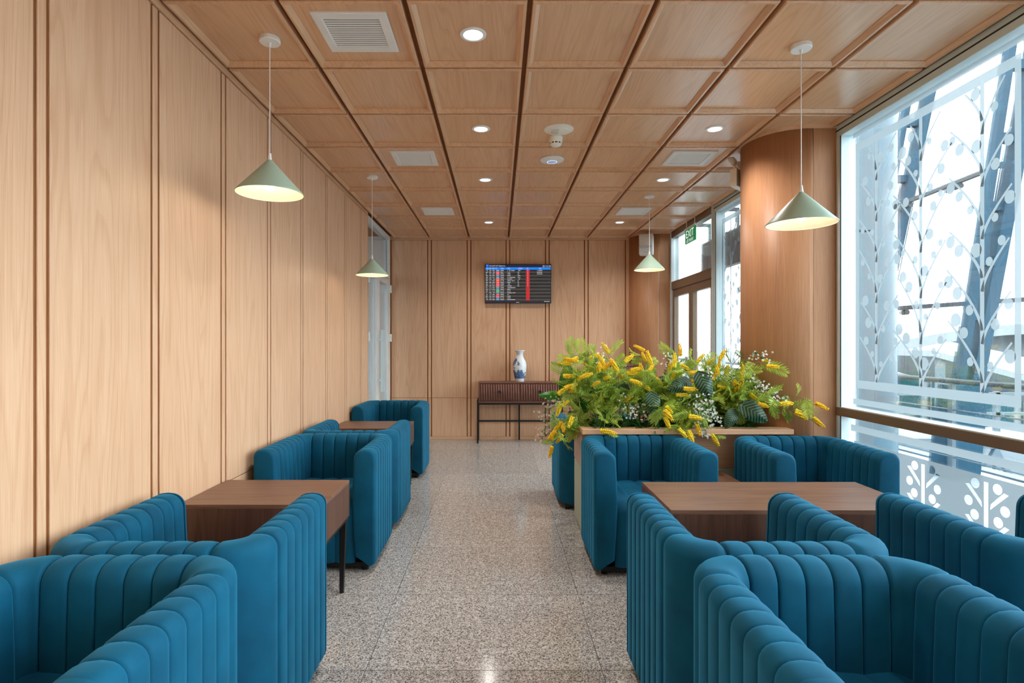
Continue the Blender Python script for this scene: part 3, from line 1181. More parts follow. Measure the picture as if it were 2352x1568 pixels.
def sweep(st, cap_front=False, flip=False):
    mb = MB()
    rings = []
    if cap_front:
        x, y_, nx_, ny_, _ = st[0]
        for k in range(5):                       # rounded front edge
            a = PI / 2 * k / 4
            rings.append((x, 0.025 - 0.025 * math.cos(a) if k else 0.0, nx_, ny_, section(1.0, 0.016 * (1 - math.sin(a)))))
        rings.append((x, 0.026, nx_, ny_, section(0.45)))
    for x, y_, nx_, ny_, pf in st:
        if cap_front and y_ <= 0.026:
            if pf > -0.4:
                continue
            y_ = 0.0285
        rings.append((x, y_, nx_, ny_, section(pf)))
    n = len(rings[0][4])
    vs, fs = [], []
    for x, y_, nx_, ny_, sec in rings:
        for o, z in sec:
            vs.append((x + nx_ * o, y_ + ny_ * o, z))
    for i in range(len(rings) - 1):
        for k in range(n - 1):
            a = i * n + k
            fs.append((a, a + 1, a + n + 1, a + n))
    if cap_front:
        fs.append(tuple(range(n)))
    # underside closing strip
    for i in range(len(rings) - 1):
        a, b = i * n, i * n + n - 1
        fs.append((a, a + n, b + n, b))
    if flip:
        vs = [(-a, b, c) for a, b, c in vs]
    mb.add(vs, fs)
    return mb


def make_chair():
    root = empty('tub_chair')
    arm, back = u_path()
    for fl in (False, True):
        o = sweep(arm, True, fl).obj('arm', 'velvet', root)
        auto_smooth(o, 50)
    o = sweep(back).obj('backrest', 'velvet', root)
    auto_smooth(o, 50)
    # seat with channels running from the back over the front edge to the floor
    prof = []                                     # (y, z, normal y, normal z)
    r = 0.07
    zt = 0.452
    y0 = 0.018
    for yv in (0.60, 0.5, 0.4, 0.3, 0.2, 0.13):
        prof.append((yv, zt + 0.006 * math.sin((yv - .1) * 6), 0, 1))
    for i in range(7):
        a = PI / 2 * i / 6
        prof.append((y0 + r - r * math.sin(a), zt - r + r * math.cos(a), -math.sin(a), math.cos(a)))
    for zv in (0.3, 0.2, 0.1, 0.06):
        prof.append((y0, zv, -1, 0))
    prof.append((y0 + 0.02, 0.046, -0.7, -0.7))
    half = SEAT_W / 2 - 2 * T + 0.004
    xs = []
    nch = 4
    for c in range(nch):
        for t in (0.0, 0.04, 0.14, 0.3, 0.5, 0.7, 0.86, 0.96):
            xs.append((-half + 2 * half * (c + t) / nch, 1 - abs(2 * t - 1) ** 3.2))
    xs.append((half, 0.0))
    mb = MB()
    vs, fs = [], []
    for x, pf in xs:
        for yv, zv, ny_, nz_ in prof:
            e = 0.010 * (pf - 1)
            vs.append((x, yv + ny_ * e, zv + nz_ * e))
    n = len(prof)
    for i in range(len(xs) - 1):
        for k in range(n - 1):
            a = i * n + k
            fs.append((a, a + 1, a + n + 1, a + n))
        fs.append((i * n, (i + 1) * n, (i + 1) * n + n - 1, i * n + n - 1))
    mb.add(vs, fs)
    o = mb.obj('seat', 'velvet', root)
    auto_smooth(o, 50)
    box('base', 'black', -SEAT_W / 2 + .05, SEAT_W / 2 - .05, 0.05, SEAT_D - .05, 0.022, 0.05, root)
    fm = MB().tube((0, 0, 0), (0, 0, 0.047), 0.022, 0.026, n=14).mesh('foot')
    for x in (-.30, .30):
        for yv in (.075, SEAT_D - .08):
            link('foot', fm, 'black', root, (x, yv, 0))
    return root


def place_chair(src, xc, yfront, toward, label, group, first=False):
    """toward: True faces the camera (front at the smaller y)"""
    o = src if first else copy_tree(src)
    o.location = (xc, yfront, 0)
    o.rotation_euler = (0, 0, 0 if toward else PI)
    tag(o, label, 'armchair', group)
    return o


src = make_chair()
GL, GR = 'teal velvet tub chairs along the panelled wall', 'teal velvet tub chairs along the window side'
LX = -1.137
place_chair(src, LX - .005, 1.085, True, 'teal velvet tub chair at the bottom left corner, facing the viewer', GL, True)
place_chair(src, LX + .005, 2.515, False, 'teal velvet tub chair backing onto the bottom left corner chair', GL)
place_chair(src, LX, 3.50, True, 'teal velvet tub chair facing the viewer behind the nearest left table', GL)
place_chair(src, LX, 4.945, False, 'teal velvet tub chair backing onto the middle left chair, facing the far table', GL)
place_chair(src, LX - .03, 5.955, True, 'farthest teal velvet tub chair, by the white door', GL)
place_chair(src, 0.945, 1.085, True, 'nearest teal velvet tub chair at the bottom right, facing the viewer', GR)
place_chair(src, 0.940, 2.515, False, 'teal velvet tub chair facing away at the left end of the long table', GR)
place_chair(src, 2.035, 2.515, False, 'teal velvet tub chair facing away at the window end of the long table', GR)
place_chair(src, 0.955, 3.43, True, 'teal velvet tub chair facing the viewer below the flower planter, by the aisle', GR)
place_chair(src, 2.020, 3.385, True, 'teal velvet tub chair facing the viewer in front of the round pillar, by the window', GR)
place_chair(src, 0.893, 5.52, False, 'teal velvet tub chair half hidden behind the left end of the planter', GR)

# ------------------------------------------------------------------ tables


def table(xc, yc, w, d, label, group, z=0.632, th=0.205, grain='walnut_x'):
    root = tag(empty('lounge_table', (xc, yc, 0)), label, 'table', group)
    e = 0.02
    box('top', grain, -w / 2, w / 2, -d / 2, d / 2, z - e, z, root, 0.0015)
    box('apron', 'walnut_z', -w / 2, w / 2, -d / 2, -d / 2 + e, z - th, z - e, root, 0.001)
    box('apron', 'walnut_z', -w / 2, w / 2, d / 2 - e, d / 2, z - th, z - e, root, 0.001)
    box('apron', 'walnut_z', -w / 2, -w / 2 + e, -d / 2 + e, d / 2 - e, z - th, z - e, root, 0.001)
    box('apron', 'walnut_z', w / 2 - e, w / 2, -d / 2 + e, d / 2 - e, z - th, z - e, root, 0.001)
    box('bottom', 'walnut_x', -w / 2 + e, w / 2 - e, -d / 2 + e, d / 2 - e, z - th, z - th + .015, root)
    zf = z - th
    fr = MB().box(-w / 2 + .005, w / 2 - .005, -d / 2 + .005, -d / 2 + .03, zf - .018, zf)
    fr.box(-w / 2 + .005, w / 2 - .005, d / 2 - .03, d / 2 - .005, zf - .018, zf)
    fr.box(-w / 2 + .005, -w / 2 + .03, -d / 2 + .03, d / 2 - .03, zf - .018, zf)
    fr.box(w / 2 - .03, w / 2 - .005, -d / 2 + .03, d / 2 - .03, zf - .018, zf)
    fr.obj('frame', 'black_metal', root)
    for sx in (-1, 1):
        for sy in (-1, 1):
            a = Vector((sx * (w / 2 - .028), sy * (d / 2 - .028), zf - .016))
            b = Vector((sx * (w / 2 - .034), sy * (d / 2 - .034), 0.012))
            lg = MB().tube(a, b, 0.026, 0.015, n=4).obj('leg', 'black_metal', root)
            MB().tube((b.x, b.y, 0), (b.x, b.y, .013), 0.012, n=8).obj('glide', 'black', lg)
    return root


table(-1.205, 3.01, 0.70, 0.505, 'square walnut table with black legs between the nearest left chairs', 'walnut lounge tables')
table(-1.205, 5.50, 0.70, 0.505, 'far square walnut table between the last chairs by the panelled wall', 'walnut lounge tables')
table(1.412, 2.94, 1.205, 0.545, 'long walnut table with deep apron between the window side chairs', 'walnut lounge tables')
table(1.470, 3.86, 0.262, 0.46, 'small low walnut side table squeezed between the two chairs at the planter', 'walnut lounge tables', 0.50, 0.10, 'walnut_y')

# ------------------------------------------------------------------ planter
pl = tag(empty('flower_planter', (1.27, 4.37, 0)), 'oak planter box with sage green base dividing the seating', 'planter')
ox, oy = 1.27, 4.37


def pbox(name, mat, x0, x1, y0, y1, z0, z1, bev=0.002):
    return box(name, mat, x0 - ox, x1 - ox, y0 - oy, y1 - oy, z0, z1, pl, bev)


X0, X1, Y0, Y1 = 0.612, 1.915, 4.18, 4.60
pbox('base', 'sage', X0, X1, Y0, Y1, 0.03, 0.50, 0.01)
pbox('plinth', 'sage', X0 + .012, X1 - .01, Y0 + .012, Y1 - .012, 0.0, 0.03)
pbox('front_panel', 'oak_x', X0, X1, Y0, Y0 + .02, 0.502, 0.762)
pbox('back_panel', 'oak_x', X0, X1, Y1 - .02, Y1, 0.502, 0.762)
pbox('end_panel', 'oak_y', X0, X0 + .02, Y0 + .02, Y1 - .02, 0.502, 0.762)
pbox('end_panel', 'oak_y', X1 - .02, X1, Y0 + .02, Y1 - .02, 0.502, 0.762)
pbox('ledge_board', 'oak_x', X0 - .012, 2.112, 4.065, 4.20, 0.764, 0.80, 0.003)
pbox('ledge_board', 'oak_x', X0 - .012, X1, Y1 - .03, Y1 + .012, 0.764, 0.80, 0.003)
pbox('ledge_board', 'oak_y', X0 - .012, X0 + .03, 4.2005, Y1 - .0305, 0.764, 0.80, 0.003)
pbox('soil', 'soil', X0 + .02, X1 - .02, Y0 + .02, Y1 - .02, 0.502, 0.745)

# ------------------------------------------------------------------ plants
fr_meshes = []


def frond_mesh(seed, L=0.15, n=9):
    """feathery leaf along +Z: a thin rachis with paired narrow leaflets"""
    r = random.Random(seed)
    mb = MB()
    bend = r.uniform(0.15, 0.5)
    pts = []
    for i in range(n + 1):
        t = i / n
        a = bend * t * t
        pts.append(Vector((L * 0.8 * a * t, 0, L * t * (1 - 0.15 * a))))
    mb.path(pts[::2] + [pts[-1]], 0.0016, 4)
    for i in range(1, n + 1):
        t = i / n
        p = pts[i]
        ln = L * (0.20 + 0.30 * math.sin(PI * (0.18 + 0.74 * t)))
        d = (pts[i] - pts[i - 1]).normalized()
        for s in (-1, 1):
            u = (Vector((0.12 * r.uniform(-1, 1.6), s, 0)) * 0.82 + d * (0.55 + 0.5 * t)).normalized()
            q = d.cross(u).normalized() * 0.0
            nrm = u.cross(Vector((1, 0, 0))).normalized()
            wd = 0.0074
            m_ = p + u * ln * 0.5 + Vector((0.004, 0, 0))
            e = p + u * ln - Vector((r.uniform(-.002, .008), 0, 0))
            a = m_ + nrm * wd
            b = m_ - nrm * wd
            k = len(mb.v)
            mb.v += [tuple(p), tuple(a), tuple(e), tuple(b)]
            mb.f += [(k, k + 1, k + 2), (k, k + 2, k + 3)]
    return mb.mesh('leaf_frond', fix=False)


for s in range(4):
    fr_meshes.append(frond_mesh(s + 1, 0.135 + 0.012 * s))


def ico(mb, c, r):
    t = (1 + 5 ** 0.5) / 2
    q = r / math.sqrt(1 + t * t)
    vs = [(-1, t, 0), (1, t, 0), (-1, -t, 0), (1, -t, 0), (0, -1, t), (0, 1, t), (0, -1, -t), (0, 1, -t), (t, 0, -1), (t, 0, 1), (-t, 0, -1), (-t, 0, 1)]
    fs = [(0, 11, 5), (0, 5, 1), (0, 1, 7), (0, 7, 10), (0, 10, 11), (1, 5, 9), (5, 11, 4), (11, 10, 2), (10, 7, 6), (7, 1, 8), (3, 9, 4), (3, 4, 2),
          (3, 2, 6), (3, 6, 8), (3, 8, 9), (4, 9, 5), (2, 4, 11), (6, 2, 10), (8, 6, 7), (9, 8, 1)]
    mb.add([(c[0] + a * q, c[1] + b * q, c[2] + d * q) for a, b, d in vs], fs)


sp_meshes = []
for s in range(3):
    r = random.Random(40 + s)
    mb = MB()
    Ls = 0.080 + 0.012 * s
    bend = r.uniform(-0.15, 0.15)
    nrow = 9
    for i in range(nrow):
        t = i / (nrow - 1)
        rad = 0.0125 * (0.62 + 0.38 * math.sin(PI * (0.15 + 0.75 * t)) if t < 0.75 else 1.0 - 0.9 * (t - .55))
        nn = 5 if t < 0.85 else 3
        for k in range(nn):
            a = 2 * PI * (k / nn) + i * 1.1
            ico(mb, (bend * t * t * Ls * 2 + rad * math.cos(a), rad * math.sin(a), Ls * t), 0.0080 * (1 - 0.25 * t) * r.uniform(.8, 1.2))
    me = mb.mesh('flower_spike', smooth=True)
    sp_meshes.append(me)


def blossom_mesh(seed):
    """a little head of four-petalled flowers around the origin"""
    r = random.Random(seed)
    mb = MB()
    for i in range(9):
        c = Vector((r.gauss(0, .017), r.gauss(0, .017), r.gauss(0.0, .022)))
        nrm = Vector((r.gauss(0, .6), -1 + r.gauss(0, .6), 0.6 + r.gauss(0, .6))).normalized()
        u = nrm.orthogonal().normalized()
        w = nrm.cross(u)
        for k in range(4):
            a = PI / 2 * k + seed
            d = u * math.cos(a) + w * math.sin(a)
            e = nrm.cross(d)
            R = 0.0088
            k0_ = len(mb.v)
            mb.v += [tuple(c), tuple(c + d * R * .65 + e * R * .45 + nrm * .002), tuple(c + d * R + nrm * .003), tuple(c + d * R * .65 - e * R * .45 + nrm * .002)]
            mb.f += [(k0_, k0_ + 1, k0_ + 2, k0_ + 3)]
    return mb.mesh('blossom_cluster', fix=False)


bl_meshes = [blossom_mesh(90 + i) for i in range(4)]


def tiny_leaf_mesh(seed):
    r = random.Random(seed)
    mb = MB()
    for i in range(12):
        z = r.uniform(-.05, .05)
        a = r.uniform(0, 2 * PI)
        d = Vector((math.cos(a), math.sin(a), r.uniform(.1, .9))).normalized()
        p = Vector((0, 0, z))
        s = d.orthogonal().normalized() * 0.006
        ln = r.uniform(.018, .034)
        k = len(mb.v)
        mb.v += [tuple(p), tuple(p + d * ln * .5 + s), tuple(p + d * ln), tuple(p + d * ln * .5 - s)]
        mb.f += [(k, k + 1, k + 2, k + 3)]
    return mb.mesh('small_leaves', fix=False)


tl_meshes = [tiny_leaf_mesh(i) for i in range(3)]


def heart_leaf_mesh(L=0.13, W=0.11, curl=0.02):
    """pointed heart-shaped blade along +Z, facing -Y"""
    mb = MB()
    n, m = 12, 8
    vs, fs = [], []
    for i in range(n + 1):
        t = i / n
        hw = W / 2 * (math.sin(PI * min(1, t ** 0.62)) ** 0.8) if 0 < t < 1 else 0.0
        for k in range(m + 1):
            q = 2 * k / m - 1
            x = hw * q
            yv = -0.016 * (1 - abs(q)) + curl * (t * 2 - 0.6) ** 2 + 0.006 * math.sin(9 * t + 3 * abs(q)) * abs(q)
            z = L * t - 0.022 * abs(q) * (1 - t) ** 2 * 3
            vs.append((x, yv, z))
    for i in range(n):
        for k in range(m):
            a = i * (m + 1) + k
            fs.append((a, a + 1, a + m + 2, a + m + 1))
    mb.add(vs, fs)
    me = mb.mesh('leaf', smooth=True, fix=False)
    uv = me.uv_layers.new(name='UVMap')
    for lp in me.loops:
        c = me.vertices[lp.vertex_index].co
        uv.data[lp.index].uv = (c.z / L * 0.55 - abs(c.x) / L * 0.45, 0.0)
    return me


def orient(d, roll=0.0):
    d = Vector(d).normalized()
    return (d.to_track_quat('Z', 'Y') @ Quaternion((0, 0, 1), roll)).to_euler()


def bez(p0, p1, p2, n):
    return [p0 * (1 - t) ** 2 + p1 * 2 * t * (1 - t) + p2 * t * t for t in [i / n for i in range(n + 1)]]


def stem_curve(tip, base=None):
    bx = min(max(tip.x, 0.74), 1.80) * 0.75 + 0.25 * 1.25
    b = base or Vector((bx + RNG.uniform(-.06, .06), 4.39 + RNG.uniform(-.08, .08), 0.735))
    mid = (b + tip) / 2
    if tip.z < 0.98 or (tip.x < 0.62 or tip.x > 1.95 or tip.y < 4.1):
        mid = Vector((b.x * 0.45 + tip.x * 0.55, b.y * .5 + tip.y * .5, max(b.z, tip.z) + 0.16 + 0.1 * abs(tip.x - b.x)))
    else:
        mid = Vector((b.x * .75 + tip.x * .25, b.y * .7 + tip.y * .3, b.z * .35 + tip.z * .65))
    return b, bez(b, mid, tip, 10)


PLANT_LOG = []


def mimosa(tip, label, group, spike=True, spike_dir=None, nf=6):
    b, pts = stem_curve(tip)
    root = tag(empty('mimosa_branch', b), label, 'flower', group)
    loc = [p - b for p in pts]
    MB().path(loc, [0.0034 - 0.0002 * i for i in range(11)], 5).obj('stem', 'stem_green', root)
    tan = (loc[-1] - loc[-2]).normalized()
    if spike:
        d = spike_dir or (tan + Vector((RNG.gauss(0, .3), RNG.gauss(0, .3), RNG.gauss(0, .25))))
        d = Vector(d).normalized()
        me = RNG.choice(sp_meshes)
        o = link('flower_spike', me, 'mimosa', root, loc[-1] - d * 0.03 + Vector((0, -0.035, 0.008)), orient(d, RNG.uniform(0, 6)))
        o.scale = [RNG.uniform(.85, 1.05)] * 3
        if RNG.random() < 0.5:
            d2 = (d + Vector((RNG.gauss(0, .5), RNG.gauss(0, .3), RNG.gauss(0, .5)))).normalized()
            o = link('flower_spike', RNG.choice(sp_meshes), 'mimosa', root, loc[-3] + Vector((0, -0.05, 0.01)), orient(d2, RNG.uniform(0, 6)))
            o.scale = [RNG.uniform(.65, .9)] * 3
    for i in range(nf):
        t = 0.45 + 0.55 * (i + RNG.random() * .6) / nf
        k = min(10, int(t * 10))
        p = loc[k]
        d = (loc[min(k + 1, 10)] - loc[max(k - 1, 0)]).normalized()
        side = Vector((RNG.gauss(0, 1), RNG.gauss(-.25, .8), RNG.gauss(.1, .7)))
        side = (side - d * side.dot(d)).normalized()
        dd = d * RNG.uniform(.25, .8) + side
        o = link('leaf_frond', RNG.choice(fr_meshes), 'frond', root, p, orient(dd, RNG.uniform(0, 6.28)))
        o.scale = [RNG.uniform(.6, .95)] * 3
    return root


def z6(x, y_):
    """reading of the close-up of the planter back to photo pixels"""
    return 1200 + x * 0.3189, 750 + y_ * 0.3189


spikes = [(325, 245, .9, -.2), (320, 272, -1, 0), (425, 245, -.2, 1), (510, 220, 1, .5), (600, 170, -.6, 1), (565, 250, -.6, 1), (545, 310, 0, .3),
          (660, 295, -.6, .9), (690, 350, -.7, .8), (755, 240, .9, .7), (325, 362, 1, 0), (440, 365, 1, .3), (420, 375, 1, .1), (580, 430, 1, .8),
          (570, 490, 0, .2), (540, 525, 1, -.2), (565, 560, .5, -.9), (280, 470, 1, .7), (330, 440, 1, .2), (355, 468, 1, -.1), (262, 595, -.4, -1),
          (345, 685, -.4, -1), (445, 695, -.1, -1), (210, 780, -.6, -.8), (370, 775, -.7, -.8), (232, 795, -.7, -.7), (203, 895, -.2, -1), (590, 757, 1, -.1),
          (845, 165, -1, .6), (905, 245, -.4, 1), (850, 330, -.2, 1), (775, 340, 1, 0), (760, 520, -.8, -.7), (800, 400, 1, -.3), (845, 468, -.5, -.8),
          (880, 440, .9, -.7), (940, 440, .3, 0), (980, 415, -.5, .6), (1125, 185, 0, 1), (1085, 265, .2, 1), (1050, 312, 0, 1), (1070, 360, 1, 0),
          (1230, 340, 1, 0), (1265, 240, .8, 1), (1335, 262, .4, .4), (1425, 215, .4, .8), (1185, 455, 1, -.1), (1130, 495, 1, 0), (1455, 337, 0, .4),
          (1575, 325, -.3, 1), (1655, 240, .9, .5), (1780, 295, 1, -.1), (1565, 410, -.2, 1), (1440, 415, 1, .2), (1425, 442, 1, -.3), (1530, 450, 0, .3),
          (1650, 475, 1, -.3), (1650, 510, .8, -.7), (1455, 565, -.5, .9), (1500, 590, .8, -.6), (1720, 570, 1, -.3), (1870, 560, 1, .1),
          (2125, 572, 1, -.6), (1980, 640, .8, -.5), (2100, 685, .7, -.8), (1035, 635, .6, -.7), (1030, 690, .3, -1), (1225, 655, 1, -.2), (1140, 765, .6, -.7),
          (1195, 785, .1, -1), (1255, 740, .2, -1), (1365, 805, .6, -.9), (260, 715, -.8, -.6), (600, 290, .7, .6), (1390, 322, 0, .5), (1155, 295, .6, -.4)]
for zx, zy, dx, dz in spikes:
    px, py = z6(zx, zy)
    if zy > 600 and zx > 950 and zx < 1500:
        D = 4.02 + RNG.uniform(-.02, .04)
    elif zx < 420:
        D = 4.22 + RNG.uniform(-.08, .16)
    elif zx > 1700:
        D = 4.0 + RNG.uniform(-.03, .03)
    elif zx > 560 and zy > 700:
        D = 4.02
    else:
        D = 4.34 + RNG.uniform(-.16, .2)
    if zx < 300:
        lab, g = 'yellow mimosa branch spilling over the aisle end of the planter', 'mimosa over the aisle end'
    elif zx > 1850:
        lab, g = 'yellow mimosa branch reaching out towards the window past the pillar', 'mimosa reaching to the window'
    elif zy > 600 and zx > 950:
        lab, g = 'yellow mimosa branch drooping over the front ledge between the chairs', 'mimosa over the front ledge'
    elif zy < 300:
        lab, g = 'yellow mimosa branch standing tall at the top of the flowers', 'tall mimosa on top'
    else:
        lab, g = 'yellow mimosa branch in the thick of the planter', 'mimosa in the middle'
    o = mimosa(pt(px, py, D), lab, g, True, Vector((dx, RNG.uniform(-.5, .2), dz)), 6)
    PLANT_LOG.append((o, zx, zy, 'yellow mimosa branch'))

# leafy branches without flowers thicken the mass
for i in range(48):
    zx = RNG.uniform(300, 1750) if i < 32 else RNG.uniform(1350, 1740)
    top = 330 if zx < 800 else (380 if zx < 1400 else 400)
    zy = RNG.uniform(top, 640)
    px, py = z6(zx, zy)
    o = mimosa(pt(px, py, 4.36 + RNG.uniform(-.2, .18)), 'feathery green mimosa shoot without flowers in the planter', 'leafy mimosa shoots', False, None, 7)
    PLANT_LOG.append((o, zx, zy, 'flowerless feathery green shoot'))


def spray(tip, label, group, mat='blossom', n=3, dull=False):
    b, pts = stem_curve(tip)
    root = tag(empty('white_flower_spray', b), label, 'flower', group)
    loc = [p - b for p in pts]
    MB().path(loc, 0.0016, 4).obj('stem', 'stem_green', root)
    for i in range(n):
        p = loc[10 - i] + Vector((RNG.gauss(0, .012), RNG.gauss(0, .012), RNG.gauss(0, .012)))
        link('blossom_cluster', RNG.choice(bl_meshes), mat, root, p, (0, 0, RNG.uniform(-.6, .6)))
    for i in range(3, 10, 2):
        link('small_leaves', RNG.choice(tl_meshes), 'fern' if not dull else 'stem_green', root, loc[i], orient(loc[i] - loc[i - 1], RNG.random() * 6))
    return root


for zx, zy in ((1075, 190), (720, 580), (835, 630), (900, 680), (770, 630), (940, 685), (860, 600), (1735, 430), (1800, 495), (1895, 540),
               (1780, 250), (1300, 340), (1340, 320), (1180, 390), (560, 180), (1480, 480)):
    px, py = z6(zx, zy)
    o = spray(pt(px, py, 4.2 + RNG.uniform(-.1, .15) if zx < 1700 else 4.02), 'white blossom spray set among the mimosa', 'white blossom in the planter')
    PLANT_LOG.append((o, zx, zy, 'white blossom spray'))
for zx, zy in ((1320, 600), (1385, 590), (1300, 650), (1410, 690), (1330, 780), (1330, 720), (1360, 660), (1290, 730)):
    px, py = z6(zx, zy)
    o = spray(pt(px, py, 4.0 + RNG.uniform(-.02, .04)), 'white blossom spray hanging over the front ledge', 'white blossom over the ledge', n=4)
    PLANT_LOG.append((o, zx, zy, 'white blossom spray'))
for zx, zy in ((160, 690), (130, 760), (120, 820), (190, 560), (220, 520), (150, 620)):
    px, py = z6(zx, zy)
    o = spray(pt(px, py, 4.40 + RNG.uniform(-.1, .1)), 'faded trailing blossom spray hanging at the aisle end', 'faded trailing sprays', 'dry_blossom', 4, True)
    PLANT_LOG.append((o, zx, zy, 'faded trailing blossom spray'))

heart = heart_leaf_mesh()
plainl = heart_leaf_mesh(0.16, 0.09, 0.03)


def leaf_thing(name, me, mat, zx, zy, D, size, d, roll, label, group):
    px, py = z6(zx, zy)
    c = pt(px, py, D)
    d = Vector(d).normalized()
    b, pts = stem_curve(c - d * size * 0.4)
    root = tag(empty(name, b), label, 'plant', group)
    loc = [p - b for p in pts]
    MB().path(loc, 0.003, 5).obj('leaf_stalk', 'stem_green', root)
    o = link('leaf', me, mat, root, loc[-1], None)
    o.scale = [size / 0.13] * 3
    # blade frame: Z along d, front (-Y) towards the viewer
    y_ax = Vector((0, 1, 0)) + Vector((roll, 0, -.3))
    x_ax = y_ax.cross(d).normalized()
    y_ax = d.cross(x_ax).normalized()
    o.rotation_euler = Matrix((x_ax, y_ax, d)).transposed().to_euler()
    return root


GLF = 'dark veined leaves in the planter'
for zx, zy, D, s, d, r_, lab in (
        (1320, 440, 4.12, .15, (.35, -.3, -1), .2, 'large dark veined heart leaf in the middle of the flowers'),
        (1120, 430, 4.2, .14, (-1, -.3, -.3), -.1, 'dark veined leaf pointing left beside the grass tuft'),
        (945, 575, 4.12, .13, (.1, -.3, -1), .1, 'dark veined heart leaf above the fern at the front'),
        (1690, 630, 4.06, .16, (.9, -.3, -.6), .2, 'dark veined leaf leaning right at the pillar end'),
        (1495, 675, 4.1, .11, (-.6, -.3, -1), .1, 'small dark veined leaf low behind the front ledge'),
        (985, 400, 4.4, .12, (.5, -.2, .4), .0, 'dark veined leaf half hidden at the back of the flowers'),
        (680, 440, 4.35, .13, (-1, -.3, .1), .1, 'dark veined leaf lying level among the left mimosa'),
        (1230, 520, 4.3, .13, (.4, -.3, -.8), .1, 'dark veined leaf behind the tall grass tuft')):
    leaf_thing('veined_leaf_plant', heart, 'leaf_dark', zx, zy, D, s, d, r_, lab, GLF)
for zx, zy, D, s, d, r_, lab in (
        (320, 370, 4.45, .17, (.1, -.1, 1), .1, 'broad plain green leaf standing at the left of the flowers'),
        (205, 495, 4.4, .11, (-1, -.2, .1), .1, 'plain green leaf pointing into the aisle'),
        (450, 520, 4.3, .14, (.1, -.3, 1), .4, 'plain green leaf upright inside the left mimosa')):
    leaf_thing('green_leaf_plant', plainl, 'plain_leaf', zx, zy, D, s, d, r_, lab, 'plain green leaves in the planter')

gm = MB()
r = random.Random(5)
for i in range(46):
    a = r.uniform(0, 2 * PI)
    ln = r.uniform(.13, .24)
    lean = r.uniform(.1, .75)
    d = Vector((math.cos(a) * lean, math.sin(a) * lean, 1)).normalized()
    s = Vector((-math.sin(a), math.cos(a), 0)) * 0.0032
    p = Vector((math.cos(a) * .008, math.sin(a) * .008, 0))
    q = p + d * ln * .6
    e = p + d * ln + Vector((math.cos(a), math.sin(a), -.4)) * 0.03 * lean
    gm.add([p + s, p - s, q - s, q + s, e], [(0, 1, 2, 3), (3, 2, 4)])
gme = gm.mesh('grass_blades', fix=False)
for zx, zy, D, lab in ((1150, 690, 4.2, 'bright green grass tuft in the middle of the planter'),
                       (1285, 660, 4.26, 'grass tuft behind the hanging white blossom')):
    px, py = z6(zx, zy)
    p = pt(px, py, D)
    g = tag(empty('grass_tuft', (p.x, p.y, 0.745)), lab, 'plant', 'grass tufts in the planter')
    link('blades', gme, 'grass', g)
FERN_ORD = 'first second third fourth fifth sixth seventh eighth ninth tenth eleventh twelfth thirteenth fourteenth fifteenth sixteenth seventeenth eighteenth nineteenth twentieth twenty-first twenty-second'.split()
for i in range(22):
    x = 0.70 + 1.14 * (i + .5) / 22 + RNG.uniform(-.02, .02)
    f = tag(empty('fern', (x, 4.25 + RNG.uniform(-.03, .2), 0.743)), 'low dark green fern edging the planter, %s from the aisle end' % FERN_ORD[i], 'plant', 'low ferns in the planter')
    for k in range(7):
        a = RNG.uniform(PI * 0.75, PI * 2.25)
        o = link('fern_frond', RNG.choice(fr_meshes), 'fern', f, (0, 0, 0), orient((math.cos(a), math.sin(a) * .9, RNG.uniform(.15, 1.0)), RNG.uniform(0, 6)))
        o.scale = [RNG.uniform(.75, 1.15)] * 3
# the fronds of the ferns share mesh data with the mimosa: give the ferns their own darker material slot
fern_meshes = {}
for o in bpy.data.objects:
    if o.name.startswith('fern_frond'):
        if o.data.name not in fern_meshes:
            me = o.data.copy()
            me.materials.clear()
            me.materials.append(M['fern'])
            fern_meshes[o.data.name] = me
        o.data = fern_meshes[o.data.name]
dry = {}
for o in bpy.data.objects:
    if o.name.startswith('blossom_cluster') and o.parent.get('group') == 'faded trailing sprays':
        if o.data.name not in dry:
            me = o.data.copy()
            me.materials.clear()
            me.materials.append(M['dry_blossom'])
            dry[o.data.name] = me
        o.data = dry[o.data.name]

# each stem gets a label of its own: what it grows beside, then its rank from the top there
MARKS = [(220, 760, 'drooping at the aisle end'), (320, 400, 'beside the broad plain leaf'), (600, 240, 'rising at the upper left'),
         (560, 520, 'inside the left mass of leaves'), (450, 720, 'at the left front corner'), (880, 250, 'before the far pillar'),
         (850, 450, 'left of the middle heart leaf'), (860, 640, 'over the ferns left of centre'), (1030, 660, 'left of the hanging white blossom'),
         (1130, 300, 'before the exit door jamb'), (1150, 480, 'above the bright grass tuft'), (1240, 760, 'over the ledge between the chairs'),
         (1380, 260, 'before the exit door glass'), (1440, 420, 'right of the large heart leaf'), (1620, 300, 'before the round pillar'),
         (1660, 500, 'above the right-leaning dark leaf'), (1480, 590, 'low at the right of centre'), (2050, 630, 'reaching out towards the window'),
         (1780, 420, 'at the pillar end')]
ORD = ['uppermost', 'second', 'third', 'fourth', 'fifth', 'sixth', 'seventh', 'eighth', 'ninth', 'tenth', 'eleventh', 'twelfth', 'thirteenth', 'fourteenth']
bins = {}
for o, zx, zy, kind in PLANT_LOG:
    mk = min(MARKS, key=lambda q: (q[0] - zx) ** 2 + (q[1] - zy) ** 2)[2]
    bins.setdefault((kind, mk), []).append((zy, zx, o))
for (kind, mk), ls in bins.items():
    ls.sort(key=lambda q: q[:2])
    for i, (_, _, o) in enumerate(ls):
        if len(ls) == 1:
            o['label'] = '%s %s' % (kind, mk)
        elif i == 0:
            o['label'] = 'uppermost %s %s' % (kind, mk)
        elif i == len(ls) - 1:
            o['label'] = 'lowest %s %s' % (kind, mk)
        else:
            o['label'] = '%s %s, %s from the top' % (kind, mk, ORD[i])
